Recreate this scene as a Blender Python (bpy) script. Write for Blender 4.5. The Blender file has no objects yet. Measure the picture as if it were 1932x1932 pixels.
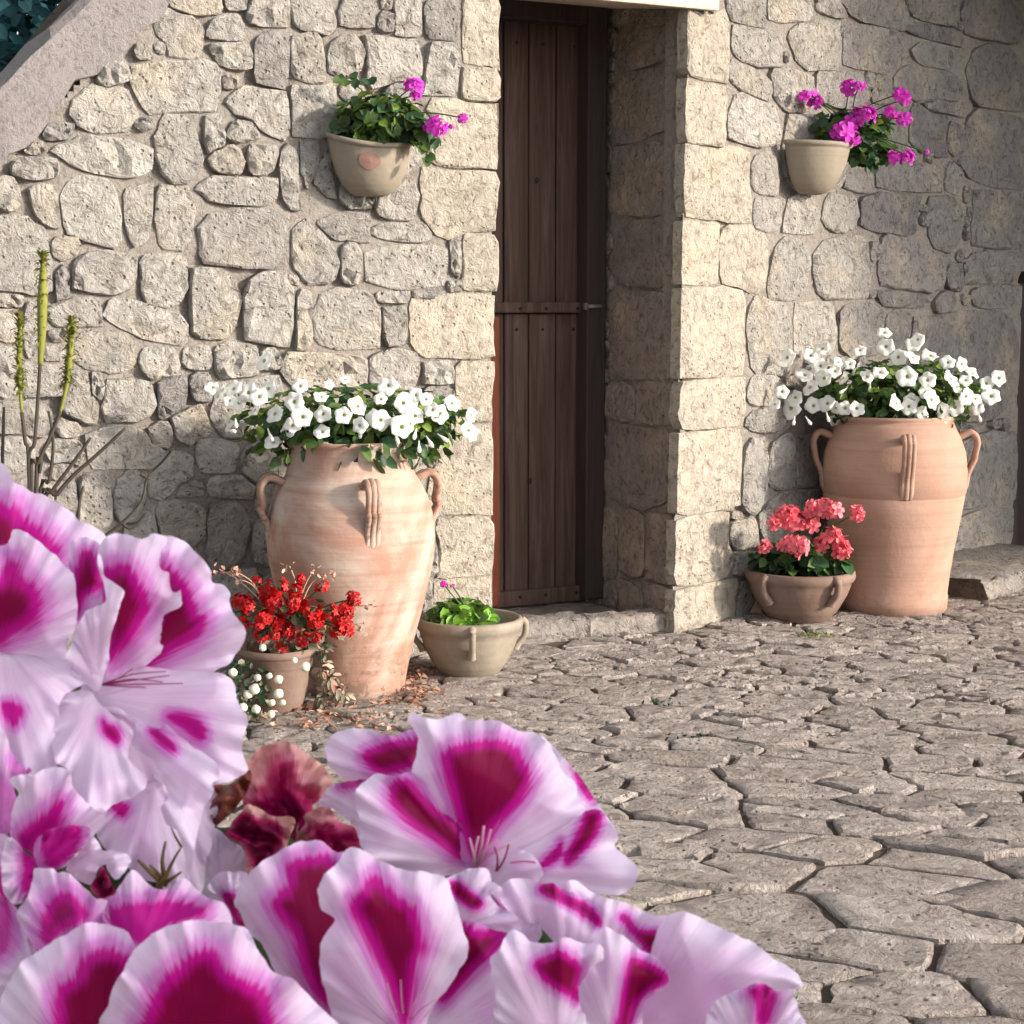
import bpy, bmesh, math, random
import numpy as np
from mathutils import Vector, Matrix, Euler
from mathutils.geometry import delaunay_2d_cdt
random.seed(11); RNG = np.random.default_rng(11)
SC = bpy.context.scene
COL = SC.collection
R = math.radians

# ------------------------------------------------------------------ camera
H, FPX, CU, VH = 1.043, 3200.0, 966.0, 583.0         # eye height, focal length in view pixels, centre, horizon
PITCH = math.atan((CU - VH) / FPX)
cd = bpy.data.cameras.new('camera'); cam = bpy.data.objects.new('camera', cd); COL.objects.link(cam)
cam.location = (0, 0, H); cam.rotation_euler = (R(90) - PITCH, 0, 0)
cd.sensor_width = 36; cd.lens = 36 * FPX / 1932; cd.dof.use_dof = True; cd.dof.focus_distance = 4.9; cd.dof.aperture_fstop = 90; cd.clip_start = .02; cd.clip_end = 400
SC.camera = cam

# ------------------------------------------------------------------ world, sun, exposure
SUN_AZ, SUN_EL = 70.0, 16.0          # degrees to the right of straight back, and above the horizon
hs = (math.sin(R(SUN_AZ)), -math.cos(R(SUN_AZ)))
to_sun = Vector((hs[0] * math.cos(R(SUN_EL)), hs[1] * math.cos(R(SUN_EL)), math.sin(R(SUN_EL))))
w = bpy.data.worlds.new('World'); SC.world = w; w.use_nodes = True
nt = w.node_tree; nt.nodes.clear()
sky = nt.nodes.new('ShaderNodeTexSky'); sky.sky_type = 'NISHITA'; sky.sun_disc = False
sky.sun_elevation = R(SUN_EL); sky.sun_rotation = math.atan2(hs[0], hs[1]); sky.air_density = 1.0; sky.dust_density = 2.0; sky.ozone_density = 1.0
hsv = nt.nodes.new('ShaderNodeHueSaturation'); hsv.inputs['Saturation'].default_value = .22
bg = nt.nodes.new('ShaderNodeBackground'); bg.inputs['Strength'].default_value = .15
wo = nt.nodes.new('ShaderNodeOutputWorld')
nt.links.new(sky.outputs[0], hsv.inputs['Color']); nt.links.new(hsv.outputs[0], bg.inputs[0]); nt.links.new(bg.outputs[0], wo.inputs[0])
sl = bpy.data.lights.new('sun', 'SUN'); sl.energy = 2.9; sl.angle = R(3.5); sl.color = (1.0, .865, .72)
so = bpy.data.objects.new('sun', sl); COL.objects.link(so); so.rotation_euler = to_sun.to_track_quat('Z', 'Y').to_euler(); so.location = (6, -6, 5)
vs = SC.view_settings; vs.view_transform = 'Standard'; vs.look = 'None'; vs.gamma = 1; vs.exposure = 1.15; vs.use_curve_mapping = False
SC.render.engine = 'CYCLES'; SC.cycles.max_bounces = 6; SC.cycles.use_denoising = True

# ------------------------------------------------------------------ projection helpers: where a view pixel lies on a real plane
FW = np.array([0, math.cos(PITCH), -math.sin(PITCH)]); UPV = np.array([0, math.sin(PITCH), math.cos(PITCH)]); RT = np.array([1., 0, 0])
EYE = np.array([0, 0, H])
def ray(u, v): return RT * ((u - CU) / FPX) + UPV * ((CU - v) / FPX) + FW
def on_ground(u, v, z=0.0):
    r = ray(u, v); return EYE + r * ((z - H) / r[2])
def at_y(u, v, y):
    r = ray(u, v); return EYE + r * (y / r[1])
def on_plane(u, v, P, n):
    r = ray(u, v); return EYE + r * (np.dot(P - EYE, n) / np.dot(r, n))
def to_view(p):
    q = np.asarray(p, float) - EYE; f = q @ FW
    return CU + FPX * (q @ RT) / f, CU - FPX * (q @ UPV) / f
CROP = dict(c1=(0, 0, .3331), c2=(483, 0, .25), c3=(483, 483, .25), c4=(0, 483, .25), c5=(1288.4, 0, .3331), c6=(1288.4, 607, .3331),
            r1=(910.4, 0, .25), r2=(910.4, 483, .25), r3=(885, 885, .25), j=(379.3, 784, .2945), F1=(0, 822, .25), F2=(0, 1305, .25),
            F3=(241.5, 1449, .25), F4=(569, 1264.4, .3338), F5=(885, 1549, .3338), Q3=(0, 966, .5), p=(404.6, 1011.5, .3141), g=(1011.5, 1138, .4764), U=(0, 0, 1))
def T(c, x, y):
    a, b, s = CROP[c]; return a + x * s, b + y * s

# the two faces of the house wall: left of (and with) the doorway, and right of it
CORNER = on_ground(1272, 1190)
class Frame:
    def __init__(s, O, phi):
        s.O = np.array(O, float); s.d = np.array([math.sin(R(phi)), math.cos(R(phi)), 0]); s.n = np.array([math.cos(R(phi)), -math.sin(R(phi)), 0])
    def P(s, a, z, off=0.0): return s.O + s.d * a + s.n * off + np.array([0, 0, z])
    def hit(s, u, v, off=0.0):
        p = on_plane(u, v, s.O + s.n * off, s.n); q = p - s.O
        return float(q @ s.d), float(p[2])
FL, FR = Frame(CORNER, 64), Frame(CORNER, 43.5)
RV = Frame(CORNER, 64 - 90)                 # the reveal: runs back into the wall
RV.d = -FL.n; RV.n = -FL.d
def lean(z): return .034 * np.clip(z, 0, 3) / 2.0      # the right jamb leans a little
RV.P = lambda a, z, off=0.0: RV.O + RV.d * a + RV.n * (off - lean(z)) + np.array([0, 0, z])

# ------------------------------------------------------------------ object helpers
def link(o, parent=None):
    COL.objects.link(o)
    if parent is not None: o.parent = parent
    return o
def tag(o, label=None, cat=None, group=None, kind=None):
    if label: o['label'] = label
    if cat: o['category'] = cat
    if group: o['group'] = group
    if kind: o['kind'] = kind
    return o
def empty(name, loc=(0, 0, 0), parent=None):
    o = bpy.data.objects.new(name, None); o.empty_display_size = .05
    o.location = loc; return link(o, parent)
def mesh_obj(name, V, F, m, parent=None, smooth=True, origin=None, attrs=None, fm=None):
    V = np.asarray(V, float).reshape(-1, 3)
    if origin is None: origin = np.zeros(3)
    origin = np.asarray(origin, float)
    me = bpy.data.meshes.new(name); me.from_pydata((V - origin).tolist(), [], [list(map(int, f)) for f in F]); me.update()
    for mm in (m if isinstance(m, (list, tuple)) else [m]): me.materials.append(mm)
    if fm is not None: me.polygons.foreach_set('material_index', np.asarray(fm, np.int32))
    if smooth: me.polygons.foreach_set('use_smooth', [True] * len(me.polygons))
    if name in ('stone', 'reveal_stone', 'paving_stone'): me.set_sharp_from_angle(angle=R(24))
    for k, a in (attrs or {}).items():
        at = me.attributes.new(k, 'FLOAT', 'POINT'); at.data.foreach_set('value', np.asarray(a, np.float32))
    o = bpy.data.objects.new(name, me)
    base = np.array(parent.matrix_basis.translation) if parent is not None else np.zeros(3)
    p = parent
    while p is not None and p.parent is not None:
        p = p.parent; base = base + np.array(p.matrix_basis.translation)
    o.location = origin - base
    return link(o, parent)
class MB:
    def __init__(s): s.V = []; s.F = []; s.M = []
    def add(s, V, F, mi=0):
        b = len(s.V); s.V.extend([tuple(map(float, v)) for v in V]); s.F.extend([[b + int(i) for i in f] for f in F]); s.M.extend([mi] * len(F))
    def quadbox(s, P8, mi=0):                   # P8: bottom 4 then top 4, counter-clockwise
        s.add(P8, [(3, 2, 1, 0), (4, 5, 6, 7), (0, 1, 5, 4), (1, 2, 6, 5), (2, 3, 7, 6), (3, 0, 4, 7)], mi)
    def framebox(s, fr, a0, a1, z0, z1, o0, o1, mi=0, jit=0):
        P = [fr.P(a, z, o) for z in (z0, z1) for (a, o) in ((a0, o1), (a1, o1), (a1, o0), (a0, o0))]
        if jit: P = [p + RNG.normal(0, jit, 3) for p in P]
        s.quadbox(P, mi)
    def tube(s, pts, rad, n=8, mi=0, caps=True):
        pts = [np.asarray(p, float) for p in pts]; k = len(pts)
        rad = [rad] * k if np.isscalar(rad) else rad
        b = len(s.V); up = np.array([0.12, .37, .92])
        for i, p in enumerate(pts):
            t = pts[min(i + 1, k - 1)] - pts[max(i - 1, 0)]; t = t / (np.linalg.norm(t) + 1e-9)
            x = np.cross(t, up); x /= np.linalg.norm(x) + 1e-9; y = np.cross(t, x)
            for j in range(n):
                a = 2 * math.pi * j / n; s.V.append(tuple(p + rad[i] * (x * math.cos(a) + y * math.sin(a))))
        for i in range(k - 1):
            for j in range(n):
                q = (b + i * n + j, b + i * n + (j + 1) % n, b + (i + 1) * n + (j + 1) % n, b + (i + 1) * n + j); s.F.append(list(q)); s.M.append(mi)
        if caps:
            s.F.append([b + j for j in range(n)][::-1]); s.F.append([b + (k - 1) * n + j for j in range(n)]); s.M += [mi, mi]
    def lathe(s, c, prof, n=40, mi=0, wob=0):
        b = len(s.V); c = np.asarray(c, float); k = len(prof); ph = RNG.uniform(0, 6)
        for i, (r, z) in enumerate(prof):
            for j in range(n):
                a = 2 * math.pi * j / n; rr = r * (1 + wob * math.sin(2 * a + ph + z * 3))
                s.V.append(tuple(c + np.array([rr * math.cos(a), rr * math.sin(a), z])))
        for i in range(k - 1):
            for j in range(n):
                s.F.append([b + i * n + j, b + i * n + (j + 1) % n, b + (i + 1) * n + (j + 1) % n, b + (i + 1) * n + j]); s.M.append(mi)
    def build(s, name, m, parent=None, smooth=True, origin=None):
        return mesh_obj(name, s.V, s.F, m, parent, smooth, origin, fm=s.M)
def spline(pts, per=8, closed=False):
    P = np.asarray(pts, float); n = len(P); out = []
    rng = range(n) if closed else range(n - 1)
    for i in rng:
        if closed: a, b, c, d = P[(i - 1) % n], P[i], P[(i + 1) % n], P[(i + 2) % n]
        else: a, b, c, d = P[max(i - 1, 0)], P[i], P[i + 1], P[min(i + 2, n - 1)]
        for t in np.arange(per) / per:
            out.append(.5 * ((2 * b) + (-a + c) * t + (2 * a - 5 * b + 4 * c - d) * t * t + (-a + 3 * b - 3 * c + d) * t ** 3))
    if not closed: out.append(P[-1])
    return np.array(out)

# ------------------------------------------------------------------ materials
class NT:
    def __init__(s, name):
        s.m = bpy.data.materials.new(name); s.m.use_nodes = True; s.t = s.m.node_tree; s.t.nodes.clear()
        s.out = s.n('OutputMaterial')
    def n(s, typ, **kw):
        x = s.t.nodes.new('ShaderNode' + typ)
        for k, v in kw.items():
            if k in x.bl_rna.properties: setattr(x, k, v)
        return x
    def l(s, a, b): s.t.links.new(a, b)
    def noise(s, vec, scale, detail=6, rough=.6, dist=0):
        x = s.n('TexNoise'); x.inputs['Scale'].default_value = scale; x.inputs['Detail'].default_value = detail
        x.inputs['Roughness'].default_value = rough; x.inputs['Distortion'].default_value = dist
        if vec is not None: s.l(vec, x.inputs['Vector'])
        return x.outputs['Fac']
    def ramp(s, fac, stops, interp='LINEAR'):
        x = s.n('ValToRGB'); cr = x.color_ramp; cr.interpolation = interp
        while len(cr.elements) < len(stops): cr.elements.new(.5)
        for e, (p, c) in zip(cr.elements, stops):
            e.position = p; e.color = (*c, 1) if len(c) == 3 else c
        s.l(fac, x.inputs['Fac']); return x.outputs['Color']
    def mix(s, f, a, b, blend='MIX'):
        x = s.n('Mix'); x.data_type = 'RGBA'; x.blend_type = blend
        for sock, val in ((x.inputs[0], f), (x.inputs[6], a), (x.inputs[7], b)):
            if hasattr(val, 'links'): s.l(val, sock)
            else: sock.default_value = (*val, 1) if isinstance(val, tuple) else val
        return x.outputs[2]
    def math(s, op, a, b=0.0, c=None):
        x = s.n('Math'); x.operation = op
        for i, val in enumerate([a, b] + ([c] if c is not None else [])):
            if hasattr(val, 'links'): s.l(val, x.inputs[i])
            else: x.inputs[i].default_value = val
        return x.outputs[0]
    def attr(s, name):
        x = s.n('Attribute'); x.attribute_name = name; return x.outputs['Fac']
    def bsdf(s, col, rough=.9, height=None, dist=.004, strength=1.0, spec=.2):
        b = s.n('BsdfPrincipled'); 
        if hasattr(col, 'links'): s.l(col, b.inputs['Base Color'])
        else: b.inputs['Base Color'].default_value = (*col, 1)
        b.inputs['Roughness'].default_value = rough; b.inputs['Specular IOR Level'].default_value = spec
        if height is not None:
            bp = s.n('Bump'); bp.inputs['Distance'].default_value = dist; bp.inputs['Strength'].default_value = strength
            s.l(height, bp.inputs['Height']); s.l(bp.outputs[0], b.inputs['Normal'])
        s.l(b.outputs[0], s.out.inputs['Surface']); return b

def stone_mat(name, tones, pits=.5, bump=.007, scale=1.0, flat=1.0, warm=(.60, .50, .36)):
    M = NT(name); tc = M.n('TexCoord'); oi = M.n('ObjectInfo')
    off = M.n('VectorMath'); off.operation = 'MULTIPLY_ADD'
    cmb = M.n('CombineXYZ')
    for i, k in enumerate((37., 91., 53.)): M.l(M.math('MULTIPLY', oi.outputs['Random'], k), cmb.inputs[i])
    off.inputs[1].default_value = (1, 1, flat); M.l(tc.outputs['Object'], off.inputs[0]); M.l(cmb.outputs[0], off.inputs[2])
    v = off.outputs[0]
    n1 = M.noise(v, 9 * scale, 6, .6, .5); n2 = M.noise(v, 30 * scale, 8, .68, .8); n3 = M.noise(v, 120 * scale, 4, .6)
    r1 = M.math('FRACT', M.math('MULTIPLY', oi.outputs['Random'], 17.3)); r2 = M.math('FRACT', M.math('MULTIPLY', oi.outputs['Random'], 71.9))
    base = M.mix(n1, M.ramp(r1, [(0, tones[0]), (.5, tones[1]), (1, tones[2])]), M.ramp(r2, [(0, tones[1]), (.6, tones[2]), (1, tones[0])]))
    base = M.mix(M.math('MULTIPLY', M.ramp(M.noise(v, 4 * scale, 3), [(.5, (0, 0, 0)), (.72, (1, 1, 1))]), .45), base, warm)
    sp = M.ramp(n2, [(.33, (.48, .45, .43)), (.43, (.84, .83, .82)), (.52, (1, 1, 1)), (.70, (1.14, 1.14, 1.13))])
    base = M.mix(1.0, base, sp, 'MULTIPLY')
    vo = M.n('TexVoronoi'); vo.inputs['Scale'].default_value = 46 * scale; M.l(v, vo.inputs['Vector']); vo.inputs['Randomness'].default_value = 1
    pit = M.ramp(M.math('ADD', vo.outputs['Distance'], M.math('MULTIPLY', n1, .5)), [(.30, (0, 0, 0)), (.46, (1, 1, 1))])
    base = M.mix(M.math('MULTIPLY', M.math('SUBTRACT', 1.0, pit), pits), base, (.20, .17, .14))
    h = M.math('ADD', M.math('MULTIPLY', n1, .9), M.math('ADD', M.math('MULTIPLY', n2, 1.0), M.math('ADD', M.math('MULTIPLY', n3, .22), M.math('MULTIPLY', pit, .35))))
    M.bsdf(base, .92, h, bump, 1.0, .15); return M.m
LIME = stone_mat('limestone', [(.43, .405, .37), (.52, .495, .46), (.315, .30, .285)], .55, .038)
LIME_SHADE = stone_mat('shaded_limestone', [(.275, .26, .25), (.335, .315, .30), (.22, .21, .21)], .5, .028)  # limestone darkened and greyed to paint in shade at the wall's right end
QUOIN = stone_mat('quoin_limestone', [(.425, .385, .325), (.465, .42, .355), (.40, .365, .315)], .3, .022)
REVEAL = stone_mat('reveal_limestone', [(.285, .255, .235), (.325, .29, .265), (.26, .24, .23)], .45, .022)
PAVE = stone_mat('paving_limestone', [(.52, .45, .415), (.64, .57, .53), (.385, .335, .315)], .75, .055, .9, 1.0, (.44, .365, .30))
def mortar_mat(name, a, b, bump=.008):
    M = NT(name); tc = M.n('TexCoord'); v = tc.outputs['Object']
    n1 = M.noise(v, 5, 4); n2 = M.noise(v, 60, 8, .75, .3)
    c = M.mix(1.0, M.mix(n1, a, b), M.ramp(n2, [(.28, (.5, .47, .45)), (.5, (1, 1, 1)), (.8, (1.1, 1.1, 1.1))]), 'MULTIPLY')
    M.bsdf(c, .95, M.math('ADD', M.math('MULTIPLY', n1, .6), n2), bump, 1, .1); return M.m
MORTAR = mortar_mat('lime_mortar', (.34, .305, .272), (.41, .375, .34), .022)
PLASTER = mortar_mat('grey_plaster', (.27, .245, .245), (.32, .295, .29), .014)
DIRT = mortar_mat('joint_dirt', (.11, .083, .065), (.17, .135, .108), .012)
LINTELM = mortar_mat('cream_lintel', (.60, .52, .42), (.64, .57, .47), .003)
DARKSTONE = mortar_mat('dark_stone', (.17, .15, .15), (.22, .20, .19), .01)
RENDER_WALL = mortar_mat('far_plaster', (.5, .45, .38), (.45, .41, .36), .004)
def wood_mat(name, a, b, c):
    M = NT(name); tc = M.n('TexCoord'); oi = M.n('ObjectInfo'); mp = M.n('Mapping'); mp.inputs['Scale'].default_value = (30, 30, 1.6)
    M.l(tc.outputs['Object'], mp.inputs['Vector'])
    ad = M.n('VectorMath'); ad.operation = 'ADD'; cm = M.n('CombineXYZ'); M.l(M.math('MULTIPLY', oi.outputs['Random'], 60.0), cm.inputs[0]); M.l(M.math('MULTIPLY', oi.outputs['Random'], 23.0), cm.inputs[2])
    M.l(mp.outputs[0], ad.inputs[0]); M.l(cm.outputs[0], ad.inputs[1])
    n1 = M.noise(ad.outputs[0], 1.2, 8, .7, .8); n2 = M.noise(ad.outputs[0], .35, 3)
    col = M.ramp(n1, [(.3, a), (.5, b), (.72, c)])
    col = M.mix(M.math('MULTIPLY', n2, .5), col, (.11, .075, .06))
    M.bsdf(col, .8, n1, .004, 1, .25); return M.m
WOOD = wood_mat('weathered_door_wood', (.042, .023, .018), (.095, .056, .045), (.175, .125, .105))
WOODD = wood_mat('dark_frame_wood', (.018, .014, .020), (.035, .026, .030), (.065, .045, .045))
REDW = wood_mat('red_frame_paint', (.16, .035, .018), (.24, .055, .028), (.28, .08, .045))
def terracotta(name, a, b, pale, palef, ring=1.0, dirt=.3, base_dirt=0.0):
    M = NT(name); tc = M.n('TexCoord'); v = tc.outputs['Object']; oi = M.n('ObjectInfo')
    n1 = M.noise(v, 3.6, 5, .6, .9); n2 = M.noise(v, 45, 6, .65)
    mp = M.n('Mapping'); mp.inputs['Scale'].default_value = (1.6, 1.6, 34); M.l(v, mp.inputs['Vector']); rg = M.noise(mp.outputs[0], 1.6, 4, .6)
    c = M.mix(n1, a, b)
    c = M.mix(M.math('MULTIPLY', M.ramp(M.math('ADD', M.math('MULTIPLY', n1, .95), M.math('MULTIPLY', rg, .15)), [(.48, (0, 0, 0)), (.66, (1, 1, 1))]), palef), c, pale)
    c = M.mix(1.0, c, M.ramp(rg, [(.3, (.90, .885, .88)), (.5, (1, 1, 1)), (.75, (1.04, 1.04, 1.04))]), 'MULTIPLY')
    c = M.mix(M.math('MULTIPLY', M.ramp(n2, [(.60, (0, 0, 0)), (.74, (1, 1, 1))]), dirt), c, (.18, .11, .08))
    sx_ = M.n('SeparateXYZ'); M.l(v, sx_.inputs[0]); n4 = M.noise(v, 26, 5, .6, .5)
    low = M.ramp(M.math('ADD', sx_.outputs['Z'], M.math('MULTIPLY', n1, .16)), [(.10, (1, 1, 1)), (.24, (0, 0, 0))])
    flake = M.ramp(n4, [(.52, (0, 0, 0)), (.57, (1, 1, 1))])
    c = M.mix(M.math('MULTIPLY', M.math('MULTIPLY', low, flake), base_dirt), c, (.15, .085, .06))
    c = M.mix(M.math('MULTIPLY', low, base_dirt * .35), c, (.24, .17, .125))
    M.bsdf(c, .88, M.math('ADD', M.math('MULTIPLY', rg, ring), M.math('MULTIPLY', n2, .5)), .004, .8, .2); return M.m
TERRA_P = terracotta('pale_terracotta', (.32, .17, .125), (.36, .225, .175), (.44, .355, .30), 1.0, .45, .25, .75)
TERRA_O = terracotta('orange_terracotta', (.36, .213, .158), (.39, .24, .18), (.42, .29, .23), .5, .3, .12, .25)
TERRA_B = terracotta('brown_terracotta', (.17, .108, .085), (.205, .14, .112), (.27, .21, .175), .5, .5, .4)
CLAYBEIGE = terracotta('beige_clay', (.245, .21, .165), (.275, .237, .187), (.31, .27, .215), .5, .2, .15)
BOWLGREY = terracotta('grey_clay', (.21, .18, .14), (.255, .22, .175), (.34, .30, .24), .6, .6, .3)
REDSPOT = terracotta('red_spot', (.27, .15, .125), (.29, .17, .14), (.31, .2, .17), .3, .2, .1)
def simple(name, col, rough=.7, trans=0.0, var=.25, spec=.3, nscale=40):
    M = NT(name); tc = M.n('TexCoord'); oi = M.n('ObjectInfo'); geo = M.n('NewGeometry')
    f = M.noise(tc.outputs['Object'], nscale, 3)
    f = M.math('ADD', M.math('MULTIPLY', f, .6), M.math('MULTIPLY', geo.outputs['Random Per Island'], .7))
    lo = tuple(c * (1 - var) for c in col); hi = tuple(min(1, c * (1 + var)) for c in col)
    c = M.ramp(f, [(.25, lo), (.9, hi)])
    b = M.bsdf(c, rough, None, spec=spec)
    if trans:
        tr = M.n('BsdfTranslucent'); M.l(c, tr.inputs['Color']); mx = M.n('MixShader'); mx.inputs[0].default_value = trans
        M.l(b.outputs[0], mx.inputs[1]); M.l(tr.outputs[0], mx.inputs[2]); M.l(mx.outputs[0], M.out.inputs['Surface'])
    return M.m
LEAF = simple('leaf_green', (.062, .115, .030), .5, .3, .55)
LEAF_Y = simple('leaf_yellow_green', (.14, .21, .035), .5, .35, .4)
LEAF_B = simple('leaf_bright', (.16, .34, .04), .45, .35, .4)
LEAF_D = simple('leaf_dark', (.030, .075, .030), .5, .25, .5)
LEAF_S = simple('succulent_dusty', (.20, .19, .14), .7, .1, .4)
LEAF_T = simple('teal_foliage', (.05, .155, .175), .6, .15, .35)
DRY = simple('dry_leaf', (.30, .15, .09), .85, .1, .5)
DRYP = simple('dry_pink_stem', (.42, .24, .18), .85, .1, .4)
STEM = simple('stem_brown', (.10, .075, .05), .8, 0, .35)
SEPAL = simple('sepal', (.15, .11, .035), .7, .1, .45)
STALK = simple('dead_stalk', (.045, .038, .030), .85, 0, .35)
SPIKE = simple('green_spike', (.15, .155, .03), .7, .1, .45, nscale=90)
SOIL = simple('soil', (.05, .035, .025), .95, 0, .5)
WHITEP = simple('white_petal', (.84, .84, .80), .6, .3, .06)
THROAT = simple('petunia_throat', (.38, .40, .22), .6, .1, .3)
MAG = simple('magenta_petal', (.62, .055, .52), .55, .3, .35)
CORAL = simple('coral_petal', (.84, .19, .235), .55, .3, .3)
REDF = simple('red_petal', (.40, .006, .008), .5, .2, .45)
PALEB = simple('pale_bud', (.62, .60, .50), .7, .2, .15)
METAL = simple('worn_metal', (.17, .165, .16), .45, 0, .1, .6)
DARKM = simple('dark_iron', (.02, .018, .018), .6, 0, .3)
def petal_mat(name, stops, trans=.30):
    M = NT(name); sd = M.attr('sd'); ang = M.attr('ang'); rad = M.attr('rad'); lim = M.attr('lim'); oi = M.n('ObjectInfo')
    cm = M.n('CombineXYZ'); M.l(M.math('MULTIPLY', ang, 15.0), cm.inputs[0]); M.l(M.math('MULTIPLY', rad, 1.1), cm.inputs[1]); M.l(M.math('MULTIPLY', oi.outputs['Random'], 50.0), cm.inputs[2])
    st = M.noise(cm.outputs[0], 2.2, 5, .6)
    cv = M.n('CombineXYZ'); M.l(M.math('MULTIPLY', ang, 30.0), cv.inputs[0]); M.l(M.math('MULTIPLY', rad, .5), cv.inputs[1]); M.l(M.math('MULTIPLY', oi.outputs['Random'], 90.0), cv.inputs[2])
    vn = M.noise(cv.outputs[0], 1.3, 2, .5)
    t = M.math('ADD', sd, M.math('MULTIPLY', M.math('SUBTRACT', st, .5), .85))
    t = M.math('MINIMUM', t, lim)
    fac = M.math('MULTIPLY_ADD', t, .33, .5)
    col = M.ramp(fac, stops, 'EASE')
    # fine dark veins that run out from the throat
    near = M.ramp(rad, [(.04, (1, 1, 1)), (.42, (0, 0, 0))]); line = M.ramp(vn, [(.60, (0, 0, 0)), (.66, (1, 1, 1))])
    col = M.mix(M.math('MULTIPLY', M.math('MULTIPLY', near, line), M.attr('vein')), col, (.22, .0, .09))
    fv = M.n('CombineXYZ'); M.l(M.math('MULTIPLY', ang, 60.0), fv.inputs[0]); M.l(M.math('MULTIPLY', rad, 1.2), fv.inputs[1]); M.l(M.math('MULTIPLY', oi.outputs['Random'], 70.0), fv.inputs[2])
    fine = M.ramp(M.noise(fv.outputs[0], 1.0, 2, .5), [(.52, (0, 0, 0)), (.64, (1, 1, 1))]); col = M.mix(M.math('MULTIPLY', M.math('MULTIPLY', fine, M.ramp(fac, [(.30, (1, 1, 1)), (.48, (0, 0, 0))])), .13), col, (.66, .26, .62))
    hb = M.math('ADD', M.math('MULTIPLY', vn, .5), M.math('MULTIPLY', st, .5))
    b = M.bsdf(col, .55, hb, .0006, .5, .25)
    tr = M.n('BsdfTranslucent'); M.l(col, tr.inputs['Color']); mx = M.n('MixShader'); mx.inputs[0].default_value = trans
    M.l(b.outputs[0], mx.inputs[1]); M.l(tr.outputs[0], mx.inputs[2]); M.l(mx.outputs[0], M.out.inputs['Surface']); return M.m
RIM, LILAC, MAGE, CRIM = (.92, .78, .96), (.74, .42, .76), (.60, .004, .31), (.25, .0, .055)
PETAL = petal_mat('pelargonium_petal', [(0.06, RIM), (.24, (.87, .63, .88)), (.39, (.76, .27, .70)), (.50, MAGE), (.76, CRIM)])
WILT = petal_mat('wilted_petal', [(0.08, (.78, .46, .36)), (.30, (.78, .40, .40)), (.46, (.66, .07, .22)), (.62, (.38, .0, .10)), (.85, (.16, .0, .04))], .2)
BROWNP = petal_mat('withered_brown', [(0.1, (.27, .09, .04)), (.45, (.20, .05, .03)), (.8, (.08, .01, .01))], .15)
GREENP = petal_mat('pelargonium_leaf', [(0.1, (.05, .10, .03)), (.5, (.04, .08, .03)), (.8, (.03, .05, .02))], .25)

# ------------------------------------------------------------------ stones: fitted outlines that share joints with their neighbours
def fit_outlines(S, npt=20, grow=1.12, gap=.004, inside=None, corners=(6, 9), slack=.40, plain=0):
    """S rows: x, y, half width, half height, rotation, exponent. Returns one outline per stone, stopped where a neighbour begins."""
    S = np.asarray(S, float); outs = []
    def metric(idx, p):
        d = p - S[idx, None, :2]; c, s = np.cos(S[idx, 4])[:, None], np.sin(S[idx, 4])[:, None]
        x = (d[..., 0] * c + d[..., 1] * s) / S[idx, 2][:, None]; y = (-d[..., 0] * s + d[..., 1] * c) / S[idx, 3][:, None]
        k = S[idx, 5][:, None]
        return (np.abs(x) ** k + np.abs(y) ** k) ** (1 / k)
    R0 = np.hypot(S[:, 2], S[:, 3])
    for i in range(len(S)):
        dist = np.hypot(*(S[:, :2] - S[i, :2]).T); near = np.where((dist < R0 + R0[i] * 1.3) & (np.arange(len(S)) != i))[0]
        th = np.arange(npt) / npt * 2 * np.pi
        ux, uy = np.cos(th) * S[i, 2], np.sin(th) * S[i, 3]
        c, s = math.cos(S[i, 4]), math.sin(S[i, 4]); D = np.stack([ux * c - uy * s, ux * s + uy * c], 1)
        steps = np.linspace(.15, 1.7, 60)
        pts = S[i, :2] + D[:, None, :] * steps[None, :, None]; flat = pts.reshape(-1, 2)
        mi = metric(np.array([i]), flat[None])[0].reshape(npt, -1)
        if len(near): mj = metric(near, np.repeat(flat[None], len(near), 0)).min(0).reshape(npt, -1)
        else: mj = np.full_like(mi, 9)
        ok = (mi <= mj) & (mi <= grow)
        if inside is not None: ok &= inside(flat).reshape(npt, -1)
        first = np.where(~ok, np.arange(len(steps))[None], len(steps) - 1).min(1)
        r = steps[np.maximum(first - 1, 0)]
        r = .9 * r + .05 * np.roll(r, 1) + .05 * np.roll(r, -1)
        ln = np.hypot(*D.T); r = np.maximum(r - gap / np.maximum(ln, 1e-6), .1) * RNG.uniform(.965, 1.02, npt)
        fitp = S[i, :2] + D * r[:, None]
        # straight arrises between a handful of corners, never past the fitted outline
        m = int(RNG.integers(*corners)); ck = np.unique(np.round(np.sort((np.arange(m) + RNG.uniform(-.33, .33, m)) / m * npt)).astype(int) % npt)
        ln_ = np.full(npt, np.inf); cp = fitp[ck] - S[i, :2]; out = fitp.copy()
        for q in range(len(ck)):
            A, B = cp[q], cp[(q + 1) % len(ck)]; k0, k1 = ck[q], ck[(q + 1) % len(ck)]; k1 = k1 + npt if k1 <= k0 else k1
            for kk in range(k0, k1):
                d = D[kk % npt]; E = B - A; den = d[0] * E[1] - d[1] * E[0]
                if abs(den) < 1e-9: continue
                tt = (A[0] * E[1] - A[1] * E[0]) / den
                rr = r[kk % npt] * slack + (1 - slack) * tt if tt > 0 else r[kk % npt]
                out[kk % npt] = S[i, :2] + d * min(max(rr, r[kk % npt] * .7), r[kk % npt] * 1.05)
        outs.append(fitp if i < plain else out)
    return outs
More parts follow.
